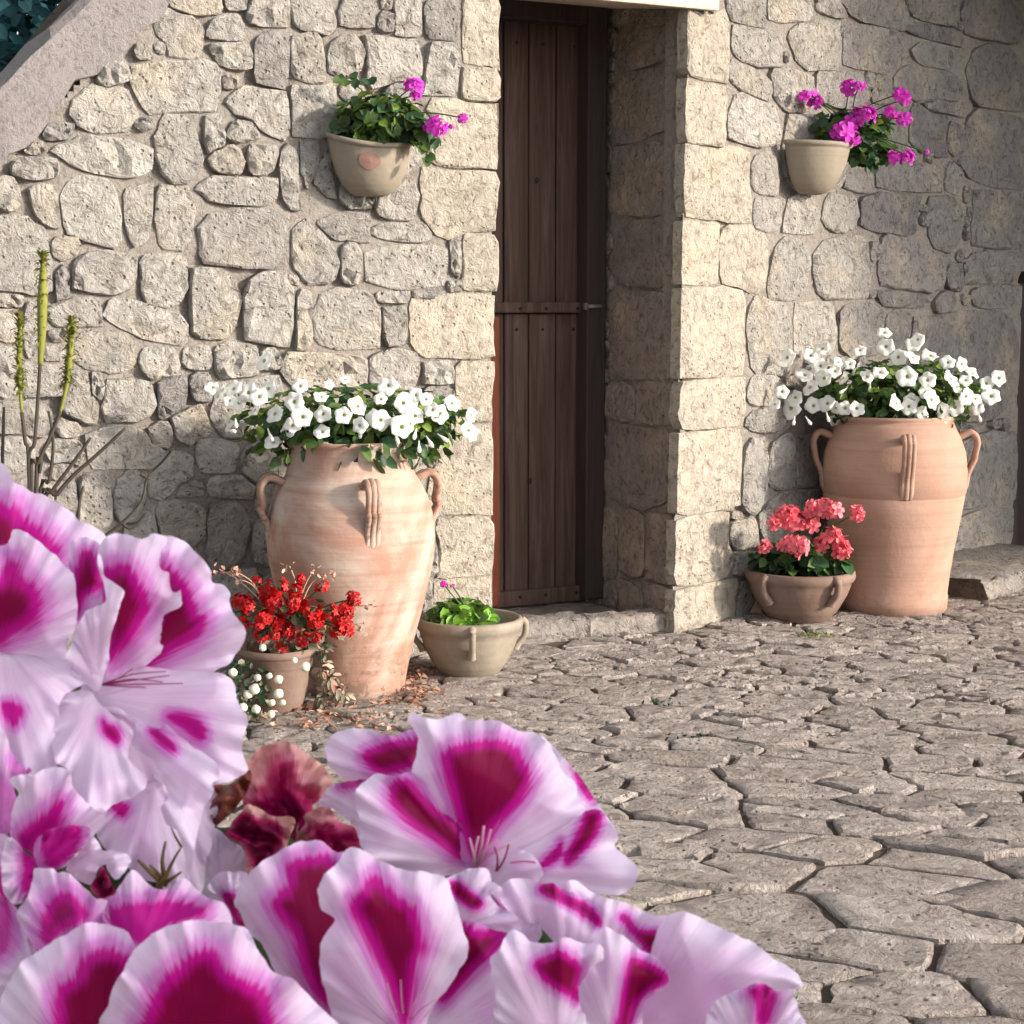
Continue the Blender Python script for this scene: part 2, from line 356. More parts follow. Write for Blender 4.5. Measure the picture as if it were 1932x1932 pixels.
def stone_piece(poly, to3, h, back=-.035, rough=.32, flat=.86, inner=15):
    """A rough block: buried back ring, arris, bevel, and a face broken into uneven facets."""
    c = poly.mean(0); n = len(poly); V = []; F = []; ext = np.ptp(poly, 0) + 1e-6
    tilt = RNG.normal(0, .20, 2); pl = [(RNG.normal(0, .45, 2), RNG.uniform(.85, 1.2)) for _ in range(3)]
    def hgt(q, a):
        e = (q - c) / ext; m = min([1.0] + [b_ + float(e @ a_) for a_, b_ in pl]); return h * (max(.55, m) + float(e @ tilt) + RNG.normal(0, a))
    for k, o, a in ((1.0, back, 0), (1.0, h * .42, .06), (.935, None, rough * .5)):
        for p in poly:
            q = c + (p - c) * (k if k == 1 else k + RNG.normal(0, .018)); V.append((q[0], q[1], o + RNG.normal(0, a * h) if o is not None else flat * hgt(q, a)))
    for k in range(2):
        for j in range(n): F.append((k * n + j, k * n + (j + 1) % n, (k + 1) * n + (j + 1) % n, (k + 1) * n + j))
    R2 = np.array([v[:2] for v in V[2 * n:3 * n]]); I = []
    for _ in range(inner * 5):
        if len(I) >= inner: break
        a = RNG.uniform(0, 2 * np.pi); j = int(a / (2 * np.pi) * n); q = c + (poly[j] - c) * .80 * RNG.random() ** .5
        if all(np.abs((q - i_) / ext).max() > .14 for i_ in I): I.append(q)
    r = delaunay_2d_cdt([Vector(p) for p in R2] + [Vector(p) for p in I], [(j, (j + 1) % n) for j in range(n)], [], 1, 1e-7)
    if len(r[0]) == n + len(I):
        for q in I: V.append((q[0], q[1], hgt(q, rough)))
        idx = {i: (o_[0] if o_ else i) for i, o_ in enumerate(r[3])}
        for f in r[2]: F.append([2 * n + idx[i] for i in f])
    else:
        V.append((c[0], c[1], h))
        for j in range(n): F.append((2 * n + j, 2 * n + (j + 1) % n, 3 * n))
    return np.array([to3(*v) for v in V]), F
def boxes_to(fr, c, boxes, off=0.0, k=(5.0, 11.0)):
    rows = []
    for b in boxes:
        x0, y0, x1, y1 = b[:4]; rot = b[4] if len(b) > 4 else 0
        um, vm = T(c, (x0 + x1) / 2, (y0 + y1) / 2); ua, _ = T(c, x0, y0); ub, _ = T(c, x1, y1); _, va = T(c, x0, y0); _, vb = T(c, x1, y1)
        s0, z0 = fr.hit(um, vm, off); sa, _ = fr.hit(ua, vm, off); sb, _ = fr.hit(ub, vm, off); _, za = fr.hit(um, va, off); _, zb = fr.hit(um, vb, off)
        rows.append([s0, z0, abs(sb - sa) / 2, abs(za - zb) / 2, R(rot), RNG.uniform(*k)])
    return rows
def fill(S, region, sizes, inside, tries=2500):
    S = [list(r) for r in S]
    for hw, hh in sizes:
        for _ in range(tries):
            a = RNG.uniform(region[0], region[1]); z = RNG.uniform(region[2], region[3]); w_, h_ = hw * RNG.uniform(.7, 1.25), hh * RNG.uniform(.75, 1.2)
            if not inside(np.array([[a, z], [a - w_, z], [a + w_, z], [a, z + h_], [a, z - h_]])).all(): continue
            A = np.array(S)
            m = np.maximum(np.abs(a - A[:, 0]) / (A[:, 2] + w_ * .93), np.abs(z - A[:, 1]) / (A[:, 3] + h_ * .93)).min() if len(S) else 9
            if m > 1: S.append([a, z, w_, h_, RNG.normal(0, .06), RNG.uniform(2.6, 4.5)])
    return S

# ------------------------------------------------------------------ the house: wall core, stones, doorway
house = empty('stone_house', CORNER)
tag(house, 'pale rubble limestone house wall with a narrow wooden door and sloping stair parapet', 'building')
DW = -FL.hit(937, 600)[0]                       # doorway width
ZL = FL.hit(1285, 17)[1]                        # underside of the lintel
TD = .60                                        # depth of the reveal
top_line = [FL.hit(*p) for p in ((0, 147), (67, 83), (147, 7))]
lo_line = [FL.hit(*p) for p in ((0, 322), (133, 192), (300, 5))]
sl_hi = np.polyfit([p[0] for p in top_line], [p[1] for p in top_line], 1); sl_lo = np.polyfit([p[0] for p in lo_line], [p[1] for p in lo_line], 1)
SLEFT, ZTOP = -4.2, 3.3
def prism(fr, poly, o0, o1):
    n = len(poly); V = [fr.P(a, z, o1) for a, z in poly] + [fr.P(a, z, o0) for a, z in poly]
    F = [list(range(n)), list(range(2 * n - 1, n - 1, -1))] + [[j, j + n, (j + 1) % n + n, (j + 1) % n] for j in range(n)]
    return V, F
sx = (ZTOP - sl_lo[1]) / sl_lo[0]
core = MB()
s_b = (-.1 - sl_lo[1]) / sl_lo[0]
core.add(*prism(FL, [(max(SLEFT, s_b), -.1), (-DW - .030, -.1), (-DW - .030, ZTOP), (sx, ZTOP), (max(SLEFT, s_b), max(-.1, np.polyval(sl_lo, SLEFT)))], -TD - .12, -.03))
SR2 = FR.hit(1921, 800)[0]                      # left side of the second doorway, at the right edge of the picture
ZR2 = FR.hit(1921, 535)[1]
core.add(*prism(FR, [(.06, -.1), (SR2, -.1), (SR2, ZR2), (SR2 + .85, ZR2), (SR2 + .85, -.1), (SR2 + .86, -.1), (SR2 + .86, ZTOP), (.06, ZTOP)], -.11, -.03))
core.framebox(RV, .085, TD + .12, -.1, ZTOP, -.11, -.052)            # masonry behind the reveal stones
core.framebox(FL, -DW - .012, .012, ZL + .235, ZTOP, -TD - .12, -.004)
core.build('wall_core', MORTAR, house, False)
def mortar_skin(fr, a0, a1, z0, z1, keep, off=0.0, st=.017, amp=1.0):
    na, nz = int((a1 - a0) / st) + 1, int((z1 - z0) / st) + 1; A = np.linspace(a0, a1, na); Z = np.linspace(z0, z1, nz)
    g = RNG.normal(0, 1, (nz, na))
    for _ in range(3): g = (g + np.roll(g, 1, 0) + np.roll(g, -1, 0) + np.roll(g, 1, 1) + np.roll(g, -1, 1)) / 5
    g2 = RNG.normal(0, 1, (nz, na))
    for _ in range(26): g2 = (g2 + np.roll(g2, 1, 0) + np.roll(g2, -1, 0) + np.roll(g2, 1, 1) + np.roll(g2, -1, 1)) / 5
    O = off - .0035 * amp + np.clip(g / g.std() * .0045 + g2 / g2.std() * .0075, -.020, .0035) * amp
    V = [fr.P(a, z, O[i, j]) for i, z in enumerate(Z) for j, a in enumerate(A)]
    F = []
    for i in range(nz - 1):
        for j in range(na - 1):
            c_ = np.array([[(A[j] + A[j + 1]) / 2, (Z[i] + Z[i + 1]) / 2]])
            if keep(c_)[0]: F.append((i * na + j, i * na + j + 1, (i + 1) * na + j + 1, (i + 1) * na + j))
    mesh_obj('mortar', V, F, MORTAR, house, True, origin=fr.P((a0 + a1) / 2, (z0 + z1) / 2))
mortar_skin(FL, -2.95, -DW - .016, -.02, 2.66, lambda p: p[:, 1] < np.polyval(sl_lo, p[:, 0]) + .02)
mortar_skin(FR, .004, SR2 + .95, -.02, 2.66, lambda p: (p[:, 0] > lean(p[:, 1]) * 1.12 + .004) & ~((p[:, 0] > SR2) & (p[:, 1] < ZR2 + .01)))
mortar_skin(RV, .020, TD + .02, -.02, ZL + .12, lambda p: p[:, 0] > -9, -.010, .017, .6)
# sloping plastered parapet above the stair side of the wall
cop = MB(); CA = np.linspace(SLEFT, sx + .2, 70); JT = {round(a, 4): RNG.normal(0, .0045, (6, 2)) * np.array([[1, 3.2], [1, 1], [1, 1], [1, 1.6], [1, 1], [1, 1]]) for a in CA}
for a0, a1 in zip(CA[:-1], CA[1:]):
    L = [np.polyval(sl_lo, a) - .01 for a in (a0, a1)]; Hh = [np.polyval(sl_hi, a) for a in (a0, a1)]
    prof = lambda a, lo, hi: [FL.P(a, lo, .014), FL.P(a, (lo + hi) / 2, .016), FL.P(a, hi - .022, .012), FL.P(a, hi, -.012), FL.P(a, hi + .004, -.36), FL.P(a, lo, -.36)]
    A, B = prof(a0, L[0], Hh[0]), prof(a1, L[1], Hh[1])
    A = [p + FL.n * j[0] + np.array([0, 0, j[1]]) for p, j in zip(A, JT[round(a0, 4)])]; B = [p + FL.n * j[0] + np.array([0, 0, j[1]]) for p, j in zip(B, JT[round(a1, 4)])]
    cop.add(A + B, [(j, (j + 1) % 6, 6 + (j + 1) % 6, 6 + j) for j in range(6)])
cop.build('parapet_coping', PLASTER, house, True).data.set_sharp_from_angle(angle=R(35))

LEFT = boxes_to(FL, 'c1', [(1000, -30, 1260, 90), (1265, -50, 1400, 60), (930, 80, 1130, 350), (1190, 80, 1370, 230), (1220, 240, 1420, 380), (760, 265, 870, 350), (872, 240, 940, 310),
    (1400, -30, 1640, 150), (1650, -30, 1900, 180), (1450, 175, 1640, 475), (1645, 180, 1840, 480), (760, 330, 1245, 640), (540, 360, 740, 500, 30), (420, 490, 750, 730, 25), (1255, 430, 1350, 520),
    (1270, 500, 1650, 770, -12), (880, 650, 1140, 1020), (1150, 640, 1270, 880), (1290, 640, 1480, 800), (1180, 830, 1390, 990), (1395, 820, 1565, 990), (360, 780, 850, 1010, -12), (80, 890, 330, 1020),
    (110, 790, 240, 880), (245, 700, 420, 800), (-20, 1010, 100, 1200), (190, 1050, 330, 1300), (345, 985, 695, 1365), (700, 1040, 870, 1360), (870, 1070, 1110, 1410), (1115, 1000, 1580, 1170), (1585, 820, 1690, 1170),
    (1650, 480, 1880, 780), (1695, 800, 1860, 1160), (1120, 1170, 1640, 1520), (1645, 1290, 1910, 1600), (-60, 1230, 290, 1640), (280, 1330, 460, 1470), (400, 1430, 765, 1680, -10), (310, 1520, 400, 1730),
    (785, 1440, 1070, 1790, -6), (1075, 1500, 1370, 1890), (1375, 1540, 1680, 1930), (320, 1670, 575, 1850), (600, 1700, 1070, 1900, -17), (-40, 1660, 120, 1740), (1620, 1550, 1700, 1620)])
LEFT += boxes_to(FL, 'c2', [(625, -20, 900, 200), (905, 100, 1045, 235), (1050, -30, 1250, 270), (1255, -30, 1540, 290), (530, 300, 830, 560), (835, 300, 1260, 620), (1265, 330, 1535, 700), (330, 1080, 560, 1540),
    (900, 1360, 1220, 1660), (480, 1620, 860, 1830), (870, 1680, 1310, 1820), (600, 860, 1200, 1330)])
LEFT += boxes_to(FL, 'c3', [(640, -120, 785, 230), (880, -60, 1450, 240), (1460, -100, 1545, 150), (1430, 180, 1540, 270), (290, 270, 425, 700), (430, 240, 945, 705), (950, 370, 1145, 680), (865, 265, 1150, 360), (1180, 250, 1360, 330),
    (270, 730, 845, 1000), (850, 700, 1240, 1020), (1245, 790, 1490, 970), (1250, 985, 1500, 1180), (250, 1020, 800, 1380), (820, 1040, 1240, 1400)])
LEFT += boxes_to(FL, 'c4', [(-60, 410, 140, 650), (165, 400, 285, 700), (-60, 690, 120, 1080), (155, 820, 500, 1050, 8), (565, 575, 1010, 885, -8), (1060, 700, 1325, 930, 8), (1390, 690, 1610, 860), (810, 920, 1150, 1240), (1205, 905, 1415, 1200),
    (1420, 880, 1600, 1110), (500, 860, 715, 1270), (660, 860, 785, 1070), (1310, 1130, 1560, 1380, 15), (-40, 1085, 350, 1330), (440, 1240, 610, 1380), (400, 1370, 620, 1560), (-60, 1370, 195, 1600), (700, 1290, 1230, 1600), (1085, 1265, 1300, 1450),
    (600, 1630, 850, 2100), (855, 1620, 1090, 2100), (1120, 1540, 1480, 1800, 40), (1300, 1680, 1540, 1820), (1500, 1380, 1800, 1640), (1560, 1650, 1900, 1850), (420, 1700, 590, 1960), (1820, 1400, 2100, 1700)])
LEFT += boxes_to(FL, 'F1', [(1200, 480, 1580, 830), (1540, 430, 1850, 990), (930, 600, 1190, 900, 20), (700, 700, 920, 1000)])
LEFT += boxes_to(FL, 'j', [(1330, 280, 1450, 470), (1430, 200, 1530, 340), (700, 300, 1300, 700), (700, 750, 1300, 1200), (1400, 800, 1510, 1010), (1400, 1060, 1480, 1250), (60, 1000, 330, 1200), (0, 1220, 330, 1500), (360, 1220, 700, 1600), (1000, 1250, 1380, 1550)])
QL = boxes_to(FL, 'c2', [(1560, -40, 1842, 495), (1540, 505, 1832, 765), (1355, 785, 1832, 1270), (1270, 1285, 1842, 1740), (1570, 1765, 1830, 2170)], k=(8, 12))
QL += boxes_to(FL, 'c3', [(1160, 310, 1812, 745), (1505, 830, 1790, 1250), (1320, 1290, 1806, 1930)], k=(8, 12)) + boxes_to(FL, 'j', [(1520, 655, 1852, 1005), (1490, 1055, 1880, 1255)], k=(8, 12)) + boxes_to(FL, 'U', [(830, 1156, 930, 1208)], k=(4, 6))
for q in QL:                                    # each jamb stone ends at the edge of the doorway
    zq = q[1]; a1 = FL.hit(np.interp(zq, [.0, .8, 1.15, 2.0], [922, 923, 934, 941]), 600)[0] + RNG.uniform(-.008, .007); a0 = q[0] - q[2]; q[0] = (a0 + a1) / 2; q[2] = (a1 - a0) / 2; q[4] = 0
JZ = np.array([0, .8, 1.15, 2.0]); JS = np.array([FL.hit(u, 600)[0] for u in (929, 930, 939, 944)])
def in_left(p): return (p[:, 0] < np.interp(p[:, 1], JZ, JS) + .004 * np.sin(p[:, 1] * 23)) & (p[:, 1] > -.02) & (p[:, 1] < np.polyval(sl_lo, p[:, 0]) - .004)
nq, nl = len(QL), len(LEFT)
ALL = fill(QL + LEFT, (-2.9, -DW, .0, 2.6), [(.10, .07), (.06, .045), (.035, .028), (.024, .018)], in_left, 2600)
def place_stones(ALL, outs, fr, name, mat_of, hr, limit_view=True):
    for i, (r, po) in enumerate(zip(ALL, outs)):
        if np.ptp(po[:, 0]) < .02 or np.ptp(po[:, 1]) < .016: continue
        h = RNG.uniform(*hr(i)); V, F = stone_piece(po, lambda a, z, o: fr.P(a, z, o), h)
        mesh_obj(name, V, F, mat_of(i), house, False if RNG.random() < 0 else True, origin=V.mean(0))
outsL = fit_outlines(ALL, 24, 1.62, .001, in_left, plain=nq)
place_stones(ALL, outsL, FL, 'stone', lambda i: QUOIN if i < nq else LIME, lambda i: (.008, .015) if i < nq else (.008, .020))
RIGHT = boxes_to(FR, 'c5', [(270, -30, 460, 140), (480, -30, 740, 140), (745, -10, 900, 90), (900, -30, 1250, 140), (1290, 0, 1550, 130), (280, 170, 560, 350), (610, 100, 870, 390), (930, 150, 1270, 390), (1320, 150, 1580, 240), (1310, 245, 1580, 385),
    (260, 400, 500, 540, -12), (510, 410, 740, 650), (750, 410, 1000, 600), (1080, 440, 1180, 580), (1200, 390, 1580, 560), (1390, 570, 1600, 650), (255, 560, 560, 830, -6), (385, 850, 540, 1110), (1280, 640, 1490, 860), (1040, 640, 1270, 900), (560, 640, 1000, 1080),
    (890, 910, 1080, 1090), (400, 1120, 555, 1310), (565, 1100, 770, 1320), (780, 1100, 1000, 1330), (1005, 1110, 1330, 1330), (1385, 1110, 1580, 1400), (1090, 940, 1480, 1080), (490, 1370, 725, 1700), (740, 1310, 1050, 1690), (1045, 1370, 1110, 1480),
    (1095, 1370, 1480, 1650, -14), (1120, 1650, 1400, 1740), (1640, 1080, 1910, 1400), (1610, 1420, 1900, 1600), (1640, 1620, 1910, 1745), (360, 1720, 620, 2110), (625, 1710, 870, 2000), (890, 1710, 1130, 1990), (1150, 1770, 1290, 2000), (1300, 1780, 1890, 2380),
    (1590, 0, 1932, 240), (1610, 250, 1960, 620), (1600, 640, 1930, 1060), (1960, -30, 2300, 400), (1960, 420, 2350, 900), (1960, 930, 2300, 1300)])
RIGHT += boxes_to(FR, 'c6', [(335, 690, 470, 1090), (480, 640, 630, 950), (640, 640, 770, 940), (360, 480, 640, 630), (260, 1120, 425, 1270), (430, 960, 770, 1250), (1500, 640, 1880, 1030), (1500, 1080, 1880, 1410), (800, 640, 1200, 1000), (780, 1020, 1480, 1300), (660, 300, 1200, 620),
    (1210, 640, 1480, 1000), (300, 1480, 520, 1700), (540, 1280, 1000, 1480), (1020, 1320, 1500, 1600), (540, 1500, 1000, 1700)])
QR = boxes_to(FR, 'c5', [(10, 85, 250, 460), (10, 465, 240, 825), (10, 845, 375, 1240), (0, 1262, 200, 1610)], k=(8, 12)) + boxes_to(FR, 'U', [(1273, 545, 1401, 710)], k=(8, 12)) + \
     boxes_to(FR, 'c6', [(0, 325, 340, 600), (0, 620, 320, 1050), (10, 1110, 250, 1465), (0, 1485, 290, 1720)], k=(8, 12)) + boxes_to(FR, 'c5', [(205, 1290, 475, 1630)], k=(3, 4))
for q in QR[:-1]:
    a0 = lean(q[1]) * 1.12 + RNG.uniform(-.007, .007); a1 = q[0] + q[2]; q[0] = (a0 + a1) / 2; q[2] = (a1 - a0) / 2
def in_right(p): return (p[:, 0] > lean(p[:, 1]) * 1.12 - .012) & (p[:, 1] > -.02) & ~((p[:, 0] > SR2 - .004) & (p[:, 1] < ZR2 + .11))
nq2 = len(QR)
ALLR = fill(QR + RIGHT, (0, SR2 + .9, 0, 2.55), [(.10, .07), (.06, .045), (.035, .028), (.024, .018)], in_right, 2600)
outsR = fit_outlines(ALLR, 24, 1.62, .001, in_right, plain=nq2)
place_stones(ALLR, outsR, FR, 'stone', lambda i: QUOIN if i < nq2 else (LIME_SHADE if ALLR[i][0] > .98 else LIME), lambda i: (.008, .015) if i < nq2 else (.008, .020))
# reveal stones (their own plane, running back to the door)
RVB = boxes_to(RV, 'r1', [(950, 110, 1515, 490), (940, 500, 1510, 1020), (940, 1085, 1500, 1620), (930, 1665, 1490, 2160)], k=(4, 6)) + boxes_to(RV, 'r2', [(920, 275, 1470, 920), (910, 950, 1110, 1250), (1130, 955, 1460, 1285), (900, 1305, 1470, 1900)], k=(4, 6)) + \
      boxes_to(RV, 'r3', [(990, 320, 1100, 760), (1110, 310, 1300, 840), (1310, 330, 1560, 860), (1110, 850, 1300, 1130), (1310, 880, 1550, 1190), (1000, 880, 1100, 1060)], k=(3, 4.5))
def in_rev(p): return (p[:, 0] > .034) & (p[:, 0] < TD) & (p[:, 1] > -.02) & (p[:, 1] < ZL + .10)
RVA = fill(RVB, (0, TD, 0, ZL + .09), [(.06, .04), (.03, .025)], in_rev, 500)
for r_, po in zip(RVA, fit_outlines(RVA, 24, 1.4, .002, in_rev)):
    if np.ptp(po[:, 0]) < .015: continue
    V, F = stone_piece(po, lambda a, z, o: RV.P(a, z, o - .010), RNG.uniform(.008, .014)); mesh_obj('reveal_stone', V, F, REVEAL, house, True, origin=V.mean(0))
# lintel and threshold
SL1 = FL.hit(1352, 5)[0]
lt = MB(); lt.quadbox([FL.P(a_, z_, o_) for a_, z_, o_ in ((-DW - .22, ZL, .02), (SL1, ZL, .02), (SL1, ZL + .105, -TD - .05), (-DW - .22, ZL + .105, -TD - .05), (-DW - .22, ZL + .24, .02), (SL1, ZL + .24, .02), (SL1, ZL + .24, -TD - .05), (-DW - .22, ZL + .24, -TD - .05))]); o = lt.build('lintel', LINTELM, house, False)
bv = o.modifiers.new('bevel', 'BEVEL'); bv.width = .008; bv.segments = 2
def rough_block(fr, a0, a1, z1, o0, o1, amp=.006, st=.03, z0=-.04):
    """A worn stone block: gridded front and top with an uneven, rounded edge."""
    na = max(3, int((a1 - a0) / st)); prof = []
    for t in np.linspace(0, 1, 5): prof.append((o1 + .004 * math.sin(t * 3), z0 + (z1 - .012 - z0) * t))
    prof += [(o1 - .006, z1 - .004), (o1 - .02, z1)] + [(o1 - .02 + (o0 - o1 + .02) * t, z1) for t in (.25, .5, .75, 1)]
    V, F = [], []; k = len(prof)
    for i in range(na + 1):
        w_ = RNG.normal(0, amp * .5)
        for j, (o_, z_) in enumerate(prof):
            e = 0 if j in (0, k - 1) else amp
            V.append(fr.P(a0 + (a1 - a0) * i / na, z_ + RNG.normal(0, e * .6) + (w_ if j else 0), o_ + RNG.normal(0, e) + w_))
    for i in range(na):
        for j in range(k - 1): F.append((i * k + j, (i + 1) * k + j, (i + 1) * k + j + 1, i * k + j + 1))
    b_ = len(V)
    for i in (0, na): F.append([i * k + j for j in range(k)] if i else [i * k + j for j in range(k)][::-1])
    return V, F
for a0, a1, zz, o0, o1 in ((-DW + .004, -.30, .068, -.13, -.025), (-.295, -.012, .056, -.13, -.030), (-DW + .004, -.012, .012, -TD - .02, -.135)):
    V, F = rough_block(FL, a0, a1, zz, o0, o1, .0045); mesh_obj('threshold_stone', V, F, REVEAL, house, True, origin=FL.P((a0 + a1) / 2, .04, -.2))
# ---- the door: planks, rails, a deep frame
DO = -.572                                      # plank plane
door = empty('door', np.array(FL.P(-DW / 2, .1, DO)) - CORNER, house)
def da(u, off=DO): return FL.hit(u, 850, off)[0]
def dz(v, off=DO, u=1000): return FL.hit(u, v, off)[1]
zb, zm0, zm1, zt = dz(1112), dz(594), dz(570), dz(44, u=960)
edges = [-DW - .02, da(951), da(997), da(1048), da(1112)]
for (za, zc) in ((zm1 - .01, zt + .03), (zb - .02, zm0 + .004)):
    for a0, a1 in zip(edges[:-1], edges[1:]):
        b = MB(); o_ = RNG.uniform(-.003, .003); b.framebox(FL, a0 + .0022, a1 - .0022, za, zc, DO - .03, DO + o_)
        o = b.build('plank', WOOD, door, False, origin=FL.P((a0 + a1) / 2, (za + zc) / 2, DO)); bv = o.modifiers.new('bevel', 'BEVEL'); bv.width = .003; bv.segments = 1
b = MB(); b.framebox(FL, -DW - .02, -.02, zb - .05, zt + .05, DO - .06, DO - .034); b.build('backing', DARKM, door, False)
for (za, zc, th) in ((zm0 + .006, zm1, .030), (dz(1140), zb + .004, .030)):
    b = MB(); b.framebox(FL, -DW - .02, da(1100), za, zc, DO - .01, DO + th, jit=.001); o = b.build('rail', WOOD if th < .03 else WOOD, door, False, origin=FL.P(-.3, za, DO)); bv = o.modifiers.new('bevel', 'BEVEL'); bv.width = .004
for a_ in [(x + y) / 2 for x, y in zip(edges[:-1], edges[1:])][1:]:
    for z_, o_ in ((zt - .06, .002), (zm1 - .022, .032), (zb - .018, .032), (zm0 - .05, .002)):
        b = MB(); b.lathe((0, 0, 0), [(.006, 0), (.0055, .002), (.0, .003)], 8); mesh_obj('nail', [FL.P(a_ + RNG.normal(0, .008) * 0 + x, z_ + y, DO + o_ + q) for x, y, q in b.V], b.F, DARKM, door)
b = MB(); ub = FL.hit(1122, 578, DO + .075); b.tube([FL.P(ub[0] - .035, ub[1], DO + .088), FL.P(ub[0] + .02, ub[1], DO + .088)], .007, 10); b.framebox(FL, ub[0] - .035, ub[0] + .02, ub[1] - .012, ub[1] + .012, DO + .05, DO + .078); b.build('latch', [METAL], door, True)
for (u, v) in ((1013, 340), (1000, 907)):
    a, z = FL.hit(u, v, DO + .004); b = MB(); b.lathe((0, 0, 0), [(.0, .002), (.006, .002), (.008, 0)], 10); 
    V = [FL.P(a + x * .9, z + y * 1.4, DO + .004 + q) for x, y, q in b.V]; mesh_obj('knot_hole', V, b.F, DARKM, door)
FO = DO + .080                                  # frame front
fa = FL.hit(1107, 850, FO)[0]; fz = FL.hit(1000, 12, FO)[1]
for nm, box, mm in (('door_frame', (fa, .012, .030, ZL + .092, DO - .05, FO), WOODD), ('door_frame', (-DW - .04, fa - .001, zt + .005, ZL + .091, DO - .05, FO - .004), WOODD),
                    ('door_frame', (-DW - .06, FL.hit(946, 850, FO)[0], .030, zm0 - .004, DO - .05, FO - .01), REDW), ('door_frame', (-DW - .06, FL.hit(944, 850, FO)[0] - .012, zm0 + .02, zt, DO - .05, FO - .01), WOODD)):
    b = MB(); b.framebox(FL, *box); o = b.build(nm, mm, house, False, origin=FL.P((box[0] + box[1]) / 2, 1, FO)); bv = o.modifiers.new('bevel', 'BEVEL'); bv.width = .004
# ---- second doorway at the right edge
b = MB(); b.framebox(FR, SR2, SR2 + .85, .0, ZR2, -.14, -.10); b.build('dark_door', WOODD, house, False)
b = MB(); b.framebox(FR, SR2 - .035, SR2 + .9, ZR2 + .002, ZR2 + .05, -.10, .05); b.build('door_hood', DARKM, house, False)
b = MB(); b.framebox(FR, SR2 - .006, SR2 + .055, .02, ZR2 - .002, -.098, -.02); b.build('door_frame', WOODD, house, False)
wing_s = max(SR2 + .80, 2.32)
wing = MB(); wing.framebox(FR, wing_s, wing_s + .4, -.1, 4.2, -.1, 2.15); wing.build('shade_wing', DARKSTONE, house, False)  # unseen wing added to keep sun and sky off the wall's right end
# doorstep block
g0 = on_ground(1838, 1139); q = g0 - FR.O; ds, do_ = float(q @ FR.d) + .075, float(q @ FR.n)
hz = FR.hit(1840, 1085, do_)[1] - .03
V, F = rough_block(FR, ds, ds + .95, hz, -.02, do_, .009, .045)
step = mesh_obj('doorstep', V, F, REVEAL, None, True, origin=FR.P(ds + .4, 0, do_ / 2)); tag(step, 'low rough stone doorstep under the dark door at the right edge', 'doorstep')

# ------------------------------------------------------------------ ground and paving
gr = MB(); gr.add([(-60, -60, -.006), (60, -60, -.006), (60, 90, -.006), (-60, 90, -.006)], [(0, 1, 2, 3)]); tag(gr.build('ground', DIRT, None, False), 'earth under and around the paved yard', None, None, 'structure')
pav = empty('pavement', (1, 4, 0)); tag(pav, 'yard paved with worn irregular limestone slabs', None, None, 'structure')
ga = R(-13); e1 = np.array([math.cos(ga), math.sin(ga)]); e2 = np.array([-math.sin(ga), math.cos(ga)]); sk = .12
G0 = np.array([.3, 1.6])
def gxy(a, b): return G0 + e1 * (a + sk * b) + e2 * b
seeds = []; bpos = -.1
while bpos < 6.0:
    far = min(1, max(0, bpos) / 4.5); hh = RNG.uniform(.10, .21) * (1 - .48 * far); a = -3.4 + RNG.uniform(0, .3)
    while a < 3.6:
        wd = RNG.uniform(.18, .42) * (1 - .50 * far)
        if RNG.random() < .25: seeds += [[a + wd / 2 + RNG.normal(0, .02), bpos + hh * .27], [a + wd / 2 + RNG.normal(0, .03), bpos + hh * .76]]
        else: seeds.append([a + wd / 2, bpos + hh / 2 + RNG.normal(0, .022)])
        a += wd
    bpos += hh
seeds = [q + RNG.normal(0, 1, 2) * [.022, .010] for q in np.array(seeds) if RNG.random() > .05]; seeds = np.array(seeds + [[RNG.uniform(-2.5, 3.3), RNG.uniform(0, 5.6)] for _ in range(22)]); ASP = np.array([1.9, 1.0])
def cell(i):
    """Voronoi cell of one slab (stretched along the courses), by clipping with its neighbours."""
    Q = seeds / ASP; c = Q[i]; poly = [c + np.array(p) * .8 for p in ((-1, -1), (1, -1), (1, 1), (-1, 1))]
    dd = np.hypot(*(Q - c).T)
    for j in np.argsort(dd)[1:26]:
        m = (c + Q[j]) / 2; n_ = Q[j] - c; out = []
        for k in range(len(poly)):
            A, B = poly[k], poly[(k + 1) % len(poly)]; fa, fb = (A - m) @ n_, (B - m) @ n_
            if fa <= 0: out.append(A)
            if fa * fb < 0: out.append(A + (B - A) * fa / (fa - fb))
        poly = out
        if len(poly) < 3: return None
    return np.array(poly) * ASP
def worn(poly, gap, npt=24):
    """Rounded-off corners, rough edges and an inset joint."""
    per = np.linalg.norm(np.roll(poly, -1, 0) - poly, axis=1); tot = per.sum(); out = []; c = poly.mean(0)
    cum = np.concatenate([[0], np.cumsum(per)])
    for t in (np.arange(npt) + .5) / npt * tot:
        k = int(np.searchsorted(cum, t, side='right') - 1); k = min(k, len(poly) - 1); f = (t - cum[k]) / max(per[k], 1e-9)
        out.append(poly[k] + (poly[(k + 1) % len(poly)] - poly[k]) * f)
    out = np.array(out)
    for q in poly: k = int(np.argmin(np.hypot(*(out - q).T))); out[k] = out[k] * .25 + q * .75
    d = out - c; ln = np.linalg.norm(d, axis=1)[:, None]
    return out - d / ln * (gap + np.abs(RNG.normal(0, .0050, (npt, 1))))
outsG = []
for i in range(len(seeds)):
    p_ = cell(i)
    if p_ is not None and len(p_) > 2: outsG.append(worn(p_, RNG.uniform(.001, .006)))
near, rest = [], MB()
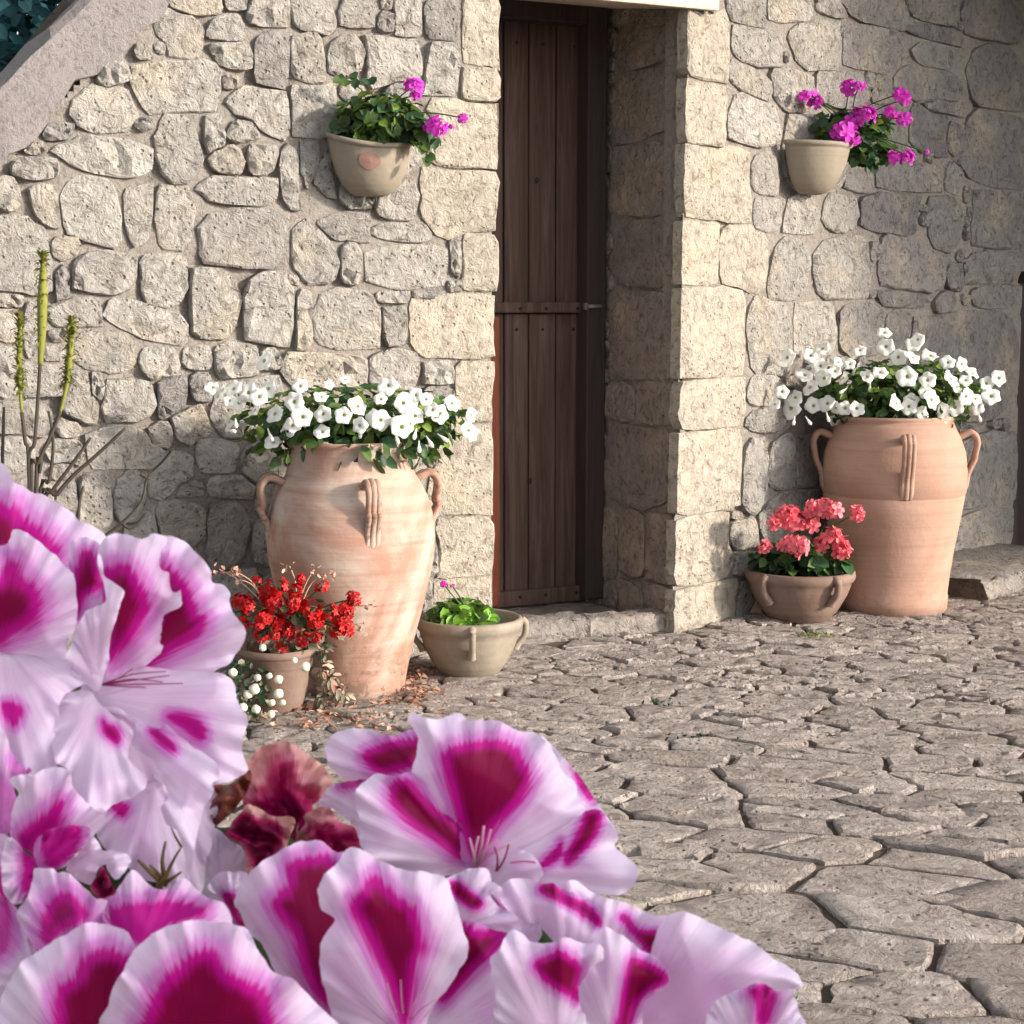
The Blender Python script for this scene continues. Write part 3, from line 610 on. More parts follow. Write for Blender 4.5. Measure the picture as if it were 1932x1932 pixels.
for po in outsG:
    xy = np.array([gxy(*p) for p in po]); c = xy.mean(0)
    if ((c - FL.O[:2]) @ FL.n[:2] < .0) and c[0] < FL.O[0] + .1: continue
    if ((c - FR.O[:2]) @ FR.n[:2] < .0) and c[0] >= FL.O[0] - .1: continue
    if c[1] < 1.5 or np.ptp(xy[:, 0]) < .03 or np.ptp(xy[:, 1]) < .02: continue
    u, v = to_view((c[0], c[1], 0)); 
    if u < -1700 or u > 2700 or v > 2700: continue
    score = max(0, -u, u - 1932) + max(0, v - 1932) + (300 if (u < 500 and v > 1400) else 0)
    near.append((score, xy))
near.sort(key=lambda t: t[0])
for i, (_, xy) in enumerate(near):
    zo = RNG.normal(0, .0018)
    V, F = stone_piece(xy, lambda a, b_, o_: np.array([a, b_, min(o_, .012) - .0025 + zo]), RNG.uniform(.005, .010), -.03, .48, .96)
    if i < 298: mesh_obj('paving_stone', V, F, PAVE, pav, True, origin=np.array([*xy.mean(0), 0]))
    else: rest.add(V, F)
if rest.V: tag(rest.build('paving_stones_beyond', PAVE, pav), None, None, None, 'stuff')

# ------------------------------------------------------------------ pottery
def lathe_thing(name, c, prof, m, label, cat, group=None, n=48, wob=.008, part='body'):
    root = empty(name, c); tag(root, label, cat, group)
    b = MB(); b.lathe(np.zeros(3), prof, n, 0, wob); V = np.array(b.V) + np.array(c)
    mesh_obj(part, V, b.F, m, root, True, origin=np.array(c)); return root
def handle(parent, c, ang, pts, r, m, name='handle', squash=1.0):
    e = np.array([math.cos(ang), math.sin(ang), 0]); b = MB()
    P = spline([np.array(c) + e * a + np.array([0, 0, z]) for a, z in pts], 5); k = len(P)
    rr = [r * (1.25 - .35 * math.sin(math.pi * i / (k - 1))) for i in range(k)]
    t_ = np.array([-e[1], e[0], 0])
    if name == 'handle':
        for o_, f_ in ((-1, .68), (0, .80), (1, .68)): b.tube(P + t_ * o_ * r * .95, [q * f_ for q in rr], 8)
    else: b.tube(P, rr, 8)
    return b.build(name, m, parent, True, origin=P.mean(0))
def jar(c, hgt, prof, m, label, angs, hz, hr):
    top = prof[-1][0]
    pr = [(prof[0][0] * .3, 0), (prof[0][0] * .97, 0)] + prof + [(top + .006, hgt - .012), (top + .008, hgt - .004), (top + .003, hgt), (top - .012, hgt - .002), (top - .016, hgt - .03), (top - .01, hgt - .12), (0.01, hgt - .13)]
    t = lathe_thing('terracotta_jar', c, pr, m, label, 'jar', 'tall handled terracotta jars', 56)
    for a in angs:
        r0 = np.interp(hz[1], [p[1] for p in prof], [p[0] for p in prof]); r1 = np.interp(hz[0], [p[1] for p in prof], [p[0] for p in prof])
        handle(t, c, a, [(r0 - .01, hz[1]), (r0 + .035, hz[1] + .018), (r0 + .058, hz[1] - .01), (r0 + .052, hz[1] - .06), (r1 + .022, hz[0] + .035), (r1 + .002, hz[0] - .01), (r1 - .004, hz[0] - .045), (r1 - .018, hz[0] - .075)], hr, m)
    return t
gl = on_ground(666, 1325); gl = gl + np.array([gl[0], gl[1], 0]) / gl[1] * .152; JL = np.array([gl[0], gl[1], 0.0]); sL = JL[1] / FPX
def pz(v, y): return at_y(966, v, y)[2]
hL = pz(838, JL[1] - .17)
profL = [(.143, 0), (.145, .02), (.152, .06), (.171, .14), (.193, .22), (.213, .30), (.228, .37), (.232, .43), (.225, .49), (.210, .54), (.192, .574), (.177, .598), (.168, .63), (.164, hL - .02)]
def vang(c, off): return math.atan2(-c[1], -c[0]) + R(off)     # a direction round the jar, 0 = towards the eye
jarL = jar(JL, hL, profL, TERRA_P, 'large pale blotched terracotta jar with three handles left of the wooden door', [vang(JL, 14), vang(JL, 104), vang(JL, -76), vang(JL, 194)], (.475, .578), .0135)
gR_ = on_ground(1690, 1164); gR_ = gR_ + np.array([gR_[0], gR_[1], 0]) / gR_[1] * .19; JR = np.array([gR_[0] - .02, gR_[1], 0.0])
hR = pz(789, JR[1] - .18)
profR = [(.195, 0), (.197, .05), (.194, .055), (.200, .12), (.213, .22), (.232, .33), (.242, .40), (.2405, .403), (.2405, .407), (.245, .411), (.248, .48), (.240, .55), (.222, .60), (.204, .635), (.195, .66), (.192, hR - .02)]
jarR = jar(JR, hR, profR, TERRA_O, 'smooth orange terracotta jar with white flowers at the right end of the wall', [vang(JR, 10), vang(JR, 96), vang(JR, -80), vang(JR, 190)], (.485, .60), .0150)

def bowl(c, r, h, m, label, angs, lug):
    pr = [(.01, 0.004), (r * .50, 0), (r * .56, .004), (r * .72, h * .22), (r * .88, h * .52), (r * .95, h * .72), (r * .955, h * .76), (r * 1.0, h * .80), (r * 1.03, h * .88), (r * 1.02, h * .97), (r * .97, h), (r * .91, h * .97), (r * .89, h * .8), (.01, h * .78)]
    t = lathe_thing('clay_bowl', c, pr, m, label, 'bowl', 'round clay bowls at the foot of the wall', 48, .012)
    for a in angs: handle(t, c, a, [(r * 1.0, h * .93), (r * 1.08, h * .86), (r * 1.06, h * .66), (r * .93, h * .50), (r * .88, h * .42)], lug, m, 'lug')
    return t
gb = on_ground(886, 1283); BL = np.array([gb[0] * 1.02, gb[1] + .085, 0]); 
bowlL = bowl(BL, .150, .168, BOWLGREY, 'shallow beige clay bowl with a lug handle on the ground beside the door', [vang(BL, 3), vang(BL, 93), vang(BL, -87)], .010)
gb2 = on_ground(1506, 1178); BR = np.array([gb2[0] * 1.02, gb2[1] + .10, 0])
bowlR = bowl(BR, .180, .172, TERRA_B, 'brown clay bowl of coral blooms in front of the right jar', [vang(BR, -38), vang(BR, 40), vang(BR, 130)], .013)
# small trapezoid pot of red blooms
gp = on_ground(517, 1352); PT = np.array([gp[0], gp[1] + .07, 0]); hp = pz(1231, PT[1] - .09)
pot = lathe_thing('flower_pot', PT, [(.01, 0), (.062, 0), (.068, .01), (.098, hp * .86), (.101, hp * .88), (.106, hp * .9), (.107, hp), (.098, hp), (.095, hp - .03), (.01, hp - .035)], TERRA_B, 'small brown terracotta pot of red blooms left of the pale jar', 'flower pot')
# wall pots: half round, flat against the stones
def wall_pot(fr, a, z, Rr, h, tilt, m, label, spot=False):
    root = empty('wall_pot', fr.P(a, z, .03)); tag(root, label, 'wall pot', 'half round clay pots hung on the wall')
    prof = [(.30, 0), (.42, .02), (.62, .14), (.80, .36), (.92, .62), (.98, .86), (.985, .90), (1.05, .92), (1.06, .99), (1.0, 1.0), (.93, .98), (.90, .88), (.02, .86)]
    V = []; n = 22
    for r, t in prof:
        for j in range(n + 1):
            th = math.pi * j / n; x = -math.cos(th) * r * Rr; o_ = math.sin(th) * r * Rr
            zz = t * h - tilt * o_ * t
            V.append(fr.P(a + x, z + zz, .03 + o_))
    F = [(i * (n + 1) + j, i * (n + 1) + j + 1, (i + 1) * (n + 1) + j + 1, (i + 1) * (n + 1) + j) for i in range(len(prof) - 1) for j in range(n)]
    F.append([i * (n + 1) for i in range(len(prof))]); F.append([i * (n + 1) + n for i in range(len(prof))][::-1]); F.append(list(range(n + 1))[::-1])
    back = MB(); 
    mesh_obj('body', V, F, m, root, True, origin=fr.P(a, z, .03))
    if spot:
        SV = []; SF = []
        for k in range(3):
            for j in range(14):
                t = 2 * math.pi * j / 14; th = R(70) + .26 * (k / 2) * math.cos(t); hgt = .62 + .17 * (k / 2) * math.sin(t)
                rr = np.interp(hgt, [p[1] for p in prof[:7]], [p[0] for p in prof[:7]]) * Rr + .0025
                SV.append(fr.P(a - math.cos(th) * rr, z + hgt * h - tilt * math.sin(th) * rr * hgt, .03 + math.sin(th) * rr))
        for k in range(2):
            for j in range(14): SF.append((k * 14 + j, k * 14 + (j + 1) % 14, (k + 1) * 14 + (j + 1) % 14, (k + 1) * 14 + j))
        mesh_obj('red_emblem', SV, SF, REDSPOT, root)
        for dx in (-.02, .028):
            b = MB(); b.tube([fr.P(a + dx, z + .012, .05), fr.P(a + dx - .003, z - .018, .035), fr.P(a + dx, z - .03, .005)], .006, 6); b.build('bracket', METAL, root)
    return root
aL, zL_ = FL.hit(668, 369, .06); RL = .128; hPL = FL.hit(640, 246, .0)[1] - zL_
wpL = wall_pot(FL, FL.hit(612, 300)[0] + RL * .97, zL_, RL, hPL * .97, .30, CLAYBEIGE, 'beige half round clay pot with a reddish spot hung left of the door', True)
aR, zR_ = FR.hit(1530, 366, .06); hPR = FR.hit(1480, 264, .0)[1] - zR_
wpR = wall_pot(FR, FR.hit(1466, 300)[0] + .142, zR_, .142, hPR * .98, .05, CLAYBEIGE, 'plain beige half round clay pot hung right of the door')
# shard beside the right bowl
s0 = on_ground(1420, 1160); b = MB(); A = s0 + np.array([-.035, 0, 0]); B = s0 + np.array([.035, -.01, 0]); C = s0 + np.array([.012, .05, .085])
b.add([A, B, C, A + [0, .03, 0], B + [0, .03, 0], C + [0, .025, 0]], [(0, 1, 2), (5, 4, 3), (0, 3, 4, 1), (1, 4, 5, 2), (2, 5, 3, 0)])
tag(b.build('pottery_shard', TERRA_O, None, False, origin=s0), 'small triangular terracotta shard leaning beside the brown bowl', 'shard')

# ------------------------------------------------------------------ foliage helpers
def leaf_geo(p, nrm, up, L, W, fold=.25):
    nrm = nrm / (np.linalg.norm(nrm) + 1e-9); t = up - nrm * (up @ nrm); t /= np.linalg.norm(t) + 1e-9; sd = np.cross(nrm, t)
    V = [p, p + t * L * .35 - sd * W * .8 + nrm * W * fold, p + t * L * .78 - sd * W * .6 + nrm * W * fold * .5, p + t * L - nrm * L * .12, p + t * L * .78 + sd * W * .6 + nrm * W * fold * .5, p + t * L * .35 + sd * W * .8 + nrm * W * fold, p + t * L * .5]
    return V, [(0, 6, 1), (1, 6, 2), (2, 6, 3), (3, 6, 4), (4, 6, 5), (5, 6, 0)]
def rdir(): 
    v = RNG.normal(0, 1, 3); return v / np.linalg.norm(v)
def leaves(name, n, centre, half, L, W, mats, parent, up_bias=.6, droop=0.0, cut=None, kind='stuff'):
    b = MB(); c = np.asarray(centre, float); half = np.asarray(half, float)
    for _ in range(n):
        d = rdir(); rr = RNG.random() ** .40; p = c + d * half * rr
        if cut is not None and cut(p): continue
        nr = d / half * half.min() * .9 + rdir() * .7 + np.array([0, -.15, up_bias]); u = rdir() + d * .8 - np.array([0, 0, droop])
        s = RNG.uniform(.65, 1.3); V, F = leaf_geo(p, nr, u, L * s, W * s); b.add(V, F, int(RNG.integers(len(mats))) if len(mats) > 1 else 0)
    o = b.build(name, mats, parent, True, origin=c); 
    if kind: o['kind'] = kind
    return o
def behind_wall(p):
    fr = FL if p[0] < CORNER[0] else FR
    return (p - fr.O) @ fr.n < .045
# petunia: a funnel with a five-lobed ruffled limb
def petunia_mesh(k0=0):
    rg = np.random.default_rng(k0); am = rg.uniform(.5, 1.5, 3); pq = rg.uniform(0, 6, 3)
    b = MB(); n = 25; rings = [(.10, -.45), (.14, -.18), (.24, -.04), (.62, .05), (1.0, .02), (1.08, -.06)]
    for k, (r, z) in enumerate(rings):
        for j in range(n):
            a = 2 * math.pi * j / n; lob = 1 + ((.09 * math.cos(5 * a) + .06 * am[0] * math.sin(a + pq[0]) + .03 * math.sin(11 * a + pq[1])) if k >= 3 else 0); zz = z + ((.10 * math.cos(5 * a + 1.2) + .13 * am[1] * math.sin(2 * a + pq[2]) + .05 * math.sin(9 * a)) if k >= 4 else 0)
            b.V.append((r * lob * math.cos(a), r * lob * math.sin(a), zz))
    for k in range(len(rings) - 1):
        for j in range(n): b.F.append([k * n + j, k * n + (j + 1) % n, (k + 1) * n + (j + 1) % n, (k + 1) * n + j]); b.M.append(1 if k < 2 else 0)
    b.F.append(list(range(n))[::-1]); b.M.append(1)
    me = bpy.data.meshes.new('petunia'); me.from_pydata(b.V, [], b.F); me.materials.append(WHITEP); me.materials.append(THROAT); me.polygons.foreach_set('material_index', b.M); me.polygons.foreach_set('use_smooth', [True] * len(b.F)); return me
PETS = [petunia_mesh(k) for k in range(3)]
def bud_mesh():
    b = MB(); b.tube([(0, 0, -1.1), (0, 0, -.3), (.05, 0, .4), (.08, 0, .9), (.08, 0, 1.1)], [.10, .16, .34, .30, .08], 8)
    me = bpy.data.meshes.new('bud'); me.from_pydata(b.V, [], b.F); me.materials.append(WHITEP); me.polygons.foreach_set('use_smooth', [True] * len(b.F)); return me
BUD = bud_mesh()
def put(me, name, p, nrm, s, parent, roll=None):
    o = bpy.data.objects.new(name, me); q = Vector(nrm).to_track_quat('Z', 'Y'); q = q @ Euler((0, 0, RNG.uniform(0, 6.28) if roll is None else roll)).to_quaternion()
    o.rotation_mode = 'QUATERNION'; o.rotation_quaternion = q; o.scale = (s, s, s); o.location = np.asarray(p) - np.array(parent.location); return link(o, parent)
def petunias(c, half, pts, buds, r, label, crop, extra=15):
    root = empty('petunia_plant', c); tag(root, label, 'flowering plant', 'white petunias growing in the tall jars')
    leaves('foliage', 1100, np.array(c) + [0, 0, .008], np.array(half) * [.93, .9, .85], .042, .014, [LEAF, LEAF, LEAF_Y, LEAF_D], root, .5, .3, behind_wall)
    leaves('trailing_leaves', 260, np.array(c) + [0, -.03, -.055], np.array(half) * [.80, .9, .55], .042, .014, [LEAF_D, LEAF], root, .2, .9, behind_wall)
    soil = MB(); soil.lathe(np.array(c) + [0, 0, -.07], [(.01, 0.0), (.16, 0)], 20); soil.build('soil', SOIL, root)
    for x, y, k in pts:
        u, v = T(crop, x, y); p = at_y(u, v, c[1]); e_ = np.clip(1 - ((p[0] - c[0]) / half[0]) ** 2 - ((p[2] - c[2]) / (half[2] * 1.2)) ** 2, .02, 1) ** .5
        p = at_y(u, v, c[1] - half[1] * e_ * RNG.uniform(.75, 1.0) - .035)
        while behind_wall(p): p = p - np.array([p[0], p[1], 0]) * .012
        out = (p - np.array(c)); nr = np.array([out[0] * .9 + RNG.normal(0, .35), -.8 + RNG.normal(0, .25), .25 + out[2] * 2 + RNG.normal(0, .2)]); put(PETS[int(RNG.integers(3))], 'flower', p, nr, r * k * RNG.uniform(.9, 1.1), root)
    for _ in range(extra):
        d = rdir(); d[1] = -abs(d[1]); d[2] = d[2] * .9 + .05; p = np.array(c) + d / np.linalg.norm(d) * np.array(half) * [1.0, 1.0, 1.05] * RNG.uniform(.9, 1.08)
        if behind_wall(p): continue
        put(PETS[int(RNG.integers(3))], 'flower', p, d * [1, 1, .8] + RNG.normal(0, .45, 3) + [0, -.35, .25], r * RNG.uniform(.7, 1.0), root)
    for x, y in buds:
        u, v = T(crop, x, y); p = at_y(u, v, c[1] - .14); put(BUD, 'bud', p, (RNG.normal(0, .3), -.3, -.6 + RNG.normal(0, .4)), .017, root)
    return root
PL = [(60, 790, 1), (20, 1060, 1), (-60, 1030, 1), (90, 1000, .9), (140, 1190, 1.05), (285, 1100, 1), (350, 1215, 1), (275, 1275, .9), (505, 1190, .9), (660, 1200, .85), (770, 1130, 1.05), (940, 1240, 1.0), (995, 975, .95), (1110, 1110, 1), (1205, 1050, .8), (1200, 1205, 1),
      (1100, 1290, 1.1), (1390, 1190, 1.05), (1480, 1110, .8), (1605, 1315, .85), (780, 1280, .8), (330, 980, .8), (490, 1060, .7), (-170, 1000, .9), (-250, 1010, .9), (-330, 990, .7), (-290, 1060, .8), (-200, 1090, .7), (940, 1080, .7), (1330, 1160, .8), (670, 930, .5), (550, 970, .5), (1280, 1080, .7), (-130, 1110, .7)]
petL = petunias((JL[0], JL[1], hL + .045), (.335, .17, .105), PL, [(105, 1350), (790, 1330), (1200, 1340), (1060, 1370), (-150, 1260), (-190, 1320), (1230, 1440), (1410, 1370), (1310, 1400)], .0245, 'white petunias overflowing the pale blotched jar left of the door', 'c3')
PR = [(590, 200, 1), (725, 190, .8), (790, 150, 1), (690, 300, 1), (720, 370, 1), (800, 320, 1), (860, 280, .9), (780, 250, .9), (1000, 160, .8), (1045, 310, .9), (1115, 285, .9), (1150, 140, 1.05), (1140, 60, .8), (1220, 200, 1), (1310, 130, 1), (1300, 200, 1), (1400, 190, 1.05), (1270, 310, 1.1), (1385, 330, 1.05), (1410, 440, 1.1),
      (1210, 460, 1.0), (1280, 480, .9), (1465, 510, 1.05), (1540, 485, 1), (1605, 425, 1.15), (1745, 420, 1.2), (1790, 320, 1), (1720, 350, .9), (1640, 290, .9), (1580, 240, .95), (1520, 320, 1.05), (1500, 230, .8), (610, 490, 1.15), (635, 430, .9), (740, 475, 1), (560, 390, .9), (520, 460, .7), (920, 490, .8), (985, 490, .85), (945, 240, .7), (1330, 100, .8), (1600, 330, .7), (1370, 400, .8), (880, 230, .6)]
petR = petunias((JR[0], JR[1], hR + .075), (.315, .17, .125), PR, [(630, 560), (820, 540), (1190, 550), (910, 390), (845, 470), (1680, 540), (1060, 370), (1660, 470), (710, 560)], .0275, 'white petunias overflowing the smooth orange jar on the right', 'c6')
# heads of small five-petalled florets
def head_mesh(name, m, n, spread, fr, seed):
    rg = np.random.default_rng(seed); b = MB()
    for _ in range(n):
        d = rg.normal(0, 1, 3); d[2] = abs(d[2]) * .8 + .05; d /= np.linalg.norm(d); c = d * spread * rg.uniform(.55, 1.15) * np.array([1.15, 1.0, .8]); fs = rg.uniform(.75, 1.35)
        t = np.cross(d, rg.normal(0, 1, 3)); t /= np.linalg.norm(t); s = np.cross(d, t)
        for k in range(5):
            a = 2 * math.pi * k / 5 + rg.uniform(0, .4); e = t * math.cos(a) + s * math.sin(a); f_ = -t * math.sin(a) + s * math.cos(a); l = fr * fs * rg.uniform(.8, 1.2)
            b.add([c, c + e * l * .5 - f_ * l * .34 + d * l * .16, c + e * l - f_ * l * .3 + d * l * .12, c + e * l * 1.1 + d * l * .05, c + e * l + f_ * l * .3 + d * l * .12, c + e * l * .5 + f_ * l * .34 + d * l * .16], [(0, 1, 2, 3), (0, 3, 4, 5)])
    me = bpy.data.meshes.new(name); me.from_pydata(b.V, [], b.F); me.materials.append(m); me.polygons.foreach_set('use_smooth', [True] * len(b.F)); return me
MAGH = [head_mesh('magenta_head', MAG, 10, .7, .55, 3 + i) for i in range(3)]
CORH = [head_mesh('coral_head', CORAL, 9, .6, .6, 13 + i) for i in range(3)]
REDH = [head_mesh('red_head', REDF, 16, .75, .34, 23 + i) for i in range(3)]
def stem_to(parent, a, b_, r=.0025, m=None, name='stem'):
    mb = MB(); mid = (np.asarray(a) + b_) / 2 + np.array([RNG.normal(0, .01), RNG.normal(0, .01), .015]); mb.tube(spline([a, mid, b_], 4), r, 5); return mb.build(name, m or STEM, parent, True, origin=np.asarray(a))
def headed(name, label, cat, group, c, half, nleaf, LW, mats, heads, meshes, hr, crop, depth, up=.5, droop=.3, cut=behind_wall, fname='flower_head', kind='stuff'):
    root = empty(name, c); tag(root, label, cat, group)
    leaves('foliage', nleaf, c, half, LW[0], LW[1], mats, root, up, droop, cut)
    for x, y, k in heads:
        u, v = T(crop, x, y); p = at_y(u, v, c[1] + depth + RNG.uniform(-.03, .03))
        while cut is not None and cut(p): p = p - np.array([p[0], p[1], 0]) * .01
        put(meshes[int(RNG.integers(len(meshes)))], fname, p, (RNG.normal(0, .25), -.7, .55), hr * k, root)
        stem_to(root, np.asarray(c) + [RNG.normal(0, .02), 0, 0], p, .0022, LEAF)
    return root
def pot_top(fr, a, z, o_): return fr.P(a, z, o_)
cL_ = at_y(716, 218, 4.86); cL_ = np.array(cL_)
fl_a = FL.hit(700, 230)[0]
gerL = headed('geranium_plant', 'trailing green geranium with few magenta blooms in the pot left of the door', 'flowering plant', 'magenta geraniums in the wall pots',
    at_y(714, 222, FL.P(FL.hit(690, 222)[0], 1.5, .10)[1]), (.115, .075, .075), 330, (.042, .021), [LEAF, LEAF_Y, LEAF_D, LEAF], [(1190, 650, 1.0), (1200, 720, .7), (1370, 955, 1.1), (1310, 960, .7), (1475, 960, .35), (1560, 890, .6)], MAGH, .026, 'c2', -.09)
for (x, y, w_) in ((760, 590, 1), (640, 590, .9), (860, 640, .9), (720, 610, .8), (700, 890, 1.5), (640, 910, 1.3), (1280, 1180, 1.1), (1250, 1090, 1.1), (1270, 900, 1), (690, 1040, 1), (1200, 1010, 1.2), (620, 570, .6)):
    u, v = T('c2', x, y); p = at_y(u, v, np.array(gerL.location)[1] - .03); b = MB()
    for k in range(2):
        V, F = leaf_geo(p, np.array([RNG.normal(0, .4), -1, .5 + RNG.normal(0, .3)]), rdir() + [0, 0, -.3], .032 * w_, .018 * w_); b.add(V, F)
    b.build('leaf', LEAF if RNG.random() < .6 else LEAF_D, gerL, True, origin=p)
stem_to(gerL, np.array(gerL.location) + [-.03, 0, .02], at_y(*T('c2', 700, 620), np.array(gerL.location)[1] - .02), .002, LEAF)
gerR = headed('geranium_plant', 'bushy geranium with many magenta blooms in the pot right of the door', 'flowering plant', 'magenta geraniums in the wall pots',
    at_y(1592, 245, FR.P(FR.hit(1560, 240)[0], 1.5, .11)[1]), (.155, .09, .068), 380, (.042, .021), [LEAF_D, LEAF, LEAF_Y, LEAF_D], [(720, 555, 1.0), (690, 540, .8), (760, 580, .8), (940, 500, 1.0), (995, 495, .8), (1230, 530, 1.0), (1260, 560, .8), (1040, 650, 1.25), (980, 650, 1.0), (900, 740, 1.3), (960, 700, 1.2), (870, 760, 1.0), (960, 780, 1.0), (1180, 640, .8), (1255, 670, .9), (1265, 890, 1.0), (1200, 895, .9), (1380, 860, .3)], MAGH, .030, 'c5', -.12)
leaves('trailing_leaves', 90, at_y(*T('c5', 1060, 850), np.array(gerR.location)[1] - .03), (.075, .05, .05), .042, .021, [LEAF_D, LEAF], gerR, .4, .7, behind_wall)
leaves('trailing_leaves', 50, at_y(*T('c2', 1240, 980), np.array(gerL.location)[1] - .03), (.045, .04, .045), .038, .019, [LEAF_D, LEAF], gerL, .4, .7, behind_wall)
headed('bedding_plant', 'coral red blooms over dark leaves in the brown clay bowl', 'flowering plant', None, (BR[0], BR[1], .205), (.165, .13, .06), 360, (.048, .024), [LEAF_D, LEAF_D, LEAF],
    [(620, 1110, 1.25), (580, 1090, .9), (660, 1130, 1), (520, 1135, .8), (730, 1150, .9), (740, 1060, 1), (800, 1065, 1.1), (850, 1070, 1), (985, 1085, .85), (600, 1265, 1.05), (660, 1270, 1.05), (640, 1310, .7), (460, 1275, .75), (785, 1265, .85), (850, 1220, 1.1), (900, 1260, 1.0), (905, 1300, 1.0)], CORH, .036, 'c6', -.13, cut=behind_wall)
headed('seedling_plant', 'tuft of bright green leaves in the shallow beige bowl', 'plant', None, (BL[0] - .02, BL[1] - .03, .175), (.088, .06, .042), 260, (.036, .018), [LEAF_B, LEAF_B, LEAF], [(1375, 285, .8), (1430, 300, .5)], MAGH, .014, 'p', -.03)
RH = [(165, 400, 1.2), (140, 380, .8), (200, 420, 1.0), (180, 480, .7), (190, 540, .8), (255, 265, .6), (380, 310, 1.2), (300, 320, .8), (310, 370, 1.0), (360, 400, 1.3), (520, 260, .7), (490, 335, 1.1), (645, 305, .8), (470, 400, 1.1), (840, 375, 1.05), (570, 450, 1.3), (540, 430, .9), (680, 460, 1.15), (790, 440, 1.15), (300, 490, 1.2), (330, 510, 1.0), (390, 530, 1.0), (440, 570, 1.2), (610, 520, 1.1), (770, 545, 1.5), (280, 600, .9), (360, 600, .7), (530, 620, 1.05), (610, 610, .8), (405, 670, .8), (270, 540, .7), (430, 460, .9), (740, 570, .9)]
red = headed('red_flower_plant', 'cluster of deep red blooms in the small brown pot', 'flowering plant', None, (PT[0] + .045, PT[1] - .01, hp + .055), (.15, .085, .085), 220, (.032, .011), [LEAF_D, LEAF_S, DRY], RH, REDH, .0255, 'p', -.095)
for (x0, y0, x1, y1) in ((300, 420, 120, 210), (310, 420, 30, 200), (500, 420, 600, 200), (520, 420, 700, 220), (500, 420, 450, 180), (300, 400, 150, 260), (700, 500, 930, 420), (700, 520, 900, 560)):
    a = at_y(*T('p', x0, y0), PT[1] - .03); c_ = at_y(*T('p', x1, y1), PT[1] - .04); stem_to(red, a, c_, .0018, DRYP)
    b = MB()
    for _ in range(7): V, F = leaf_geo(c_ + rdir() * .014, rdir(), rdir(), .016, .006); b.add(V, F)
    b.build('dry_seed_head', DRYP, red, True, origin=c_)
# trailing plant with pale round heads left of the pot
wl = empty('white_button_plant', at_y(*T('p', 200, 1000), PT[1] - .12)); tag(wl, 'low plant with round white button heads in front of the small brown pot', 'flowering plant')
wl.location.z = 0.0; wy = PT[1] - .13
leaves('foliage', 260, at_y(*T('p', 170, 960), wy), (.075, .05, .095), .022, .008, [LEAF_S, LEAF_D, LEAF_D], wl, .3, .4)
sph = bpy.data.meshes.new('button'); bm = bmesh.new(); bmesh.ops.create_icosphere(bm, subdivisions=2, radius=1)
for v_ in bm.verts: v_.co *= 1 + random.uniform(-.12, .12)
bm.to_mesh(sph); bm.free(); sph.materials.append(PALEB); sph.polygons.foreach_set('use_smooth', [True] * len(sph.polygons))
for x, y, k in ((110, 820, 1), (240, 920, 1.2), (200, 950, 1), (385, 860, 1.0), (545, 785, 1.1), (385, 945, 1.1), (170, 1030, 1.1), (250, 1040, 1.0), (345, 1000, .8), (270, 1175, 1.0), (480, 745, .7), (290, 670, .8), (260, 850, .8), (340, 1070, .9), (410, 1000, .7), (330, 840, .7)):
    put(sph, 'flower_head', at_y(*T('p', x, y), wy - .05), (0, -1, .4), .0118 * k, wl)
# dusty succulent and fallen leaves at the jar's foot
su = empty('succulent_plant', on_ground(*T('p', 690, 1010))); tag(su, 'dusty grey green succulent spilling between the pot and the pale jar', 'plant')
for (x, y, n) in ((650, 680, 26), (640, 790, 36), (690, 860, 36), (730, 920, 30), (600, 1000, 26), (660, 960, 26), (780, 960, 18)):
    b = MB(); c_ = at_y(*T('p', x, y), PT[1] - .02)
    for _ in range(n):
        d = rdir(); V, F = leaf_geo(c_ + d * .022 * RNG.random(), d + [0, -.3, .3], d, .028, .007); b.add(V, F, int(RNG.random() < .3))
    b.build('rosette', [LEAF_S, DRYP], su, True, origin=c_)
b = MB()
for _ in range(330):
    x, y = RNG.choice([0, 1], p=[.65, .35]), 0
    u, v = (RNG.normal(640, 110), RNG.uniform(1310, 1385)) if x == 0 else (RNG.normal(775, 18), RNG.uniform(1260, 1330))
    p = on_ground(u, v); p[2] = .006 + RNG.random() * .012
    if np.hypot(*(p - JL)[:2]) < .16 or behind_wall(p): continue
    V, F = leaf_geo(p, np.array([RNG.normal(0, .5), RNG.normal(0, .5), 1]), rdir(), RNG.uniform(.015, .032), RNG.uniform(.005, .011), .5); b.add(V, F, int(RNG.random() < .4))
tag(b.build('fallen_leaves', [DRY, DRYP], None), 'dry fallen leaves and petals littered round the foot of the pale jar', 'fallen leaves', None, 'stuff')
for (u, v, n, lab) in ((1540, 1200, 40, 'weeds growing in the joint in front of the brown bowl'), (1330, 1395, 26, 'small weed tuft in a paving joint in the middle of the yard'), (1250, 1330, 20, 'small weed tuft in a paving joint before the door')):
    c_ = on_ground(u, v); b = MB()
    for _ in range(n):
        p = c_ + np.array([RNG.normal(0, .04), RNG.normal(0, .018), .0]); V, F = leaf_geo(p, rdir(), np.array([RNG.normal(0, .6), RNG.normal(0, .6), .6]), .016, .004); b.add(V, F)
    tag(b.build('weed_tuft', LEAF_D if n < 40 else LEAF_Y, None, True, origin=c_), lab, 'weeds', None, 'stuff')
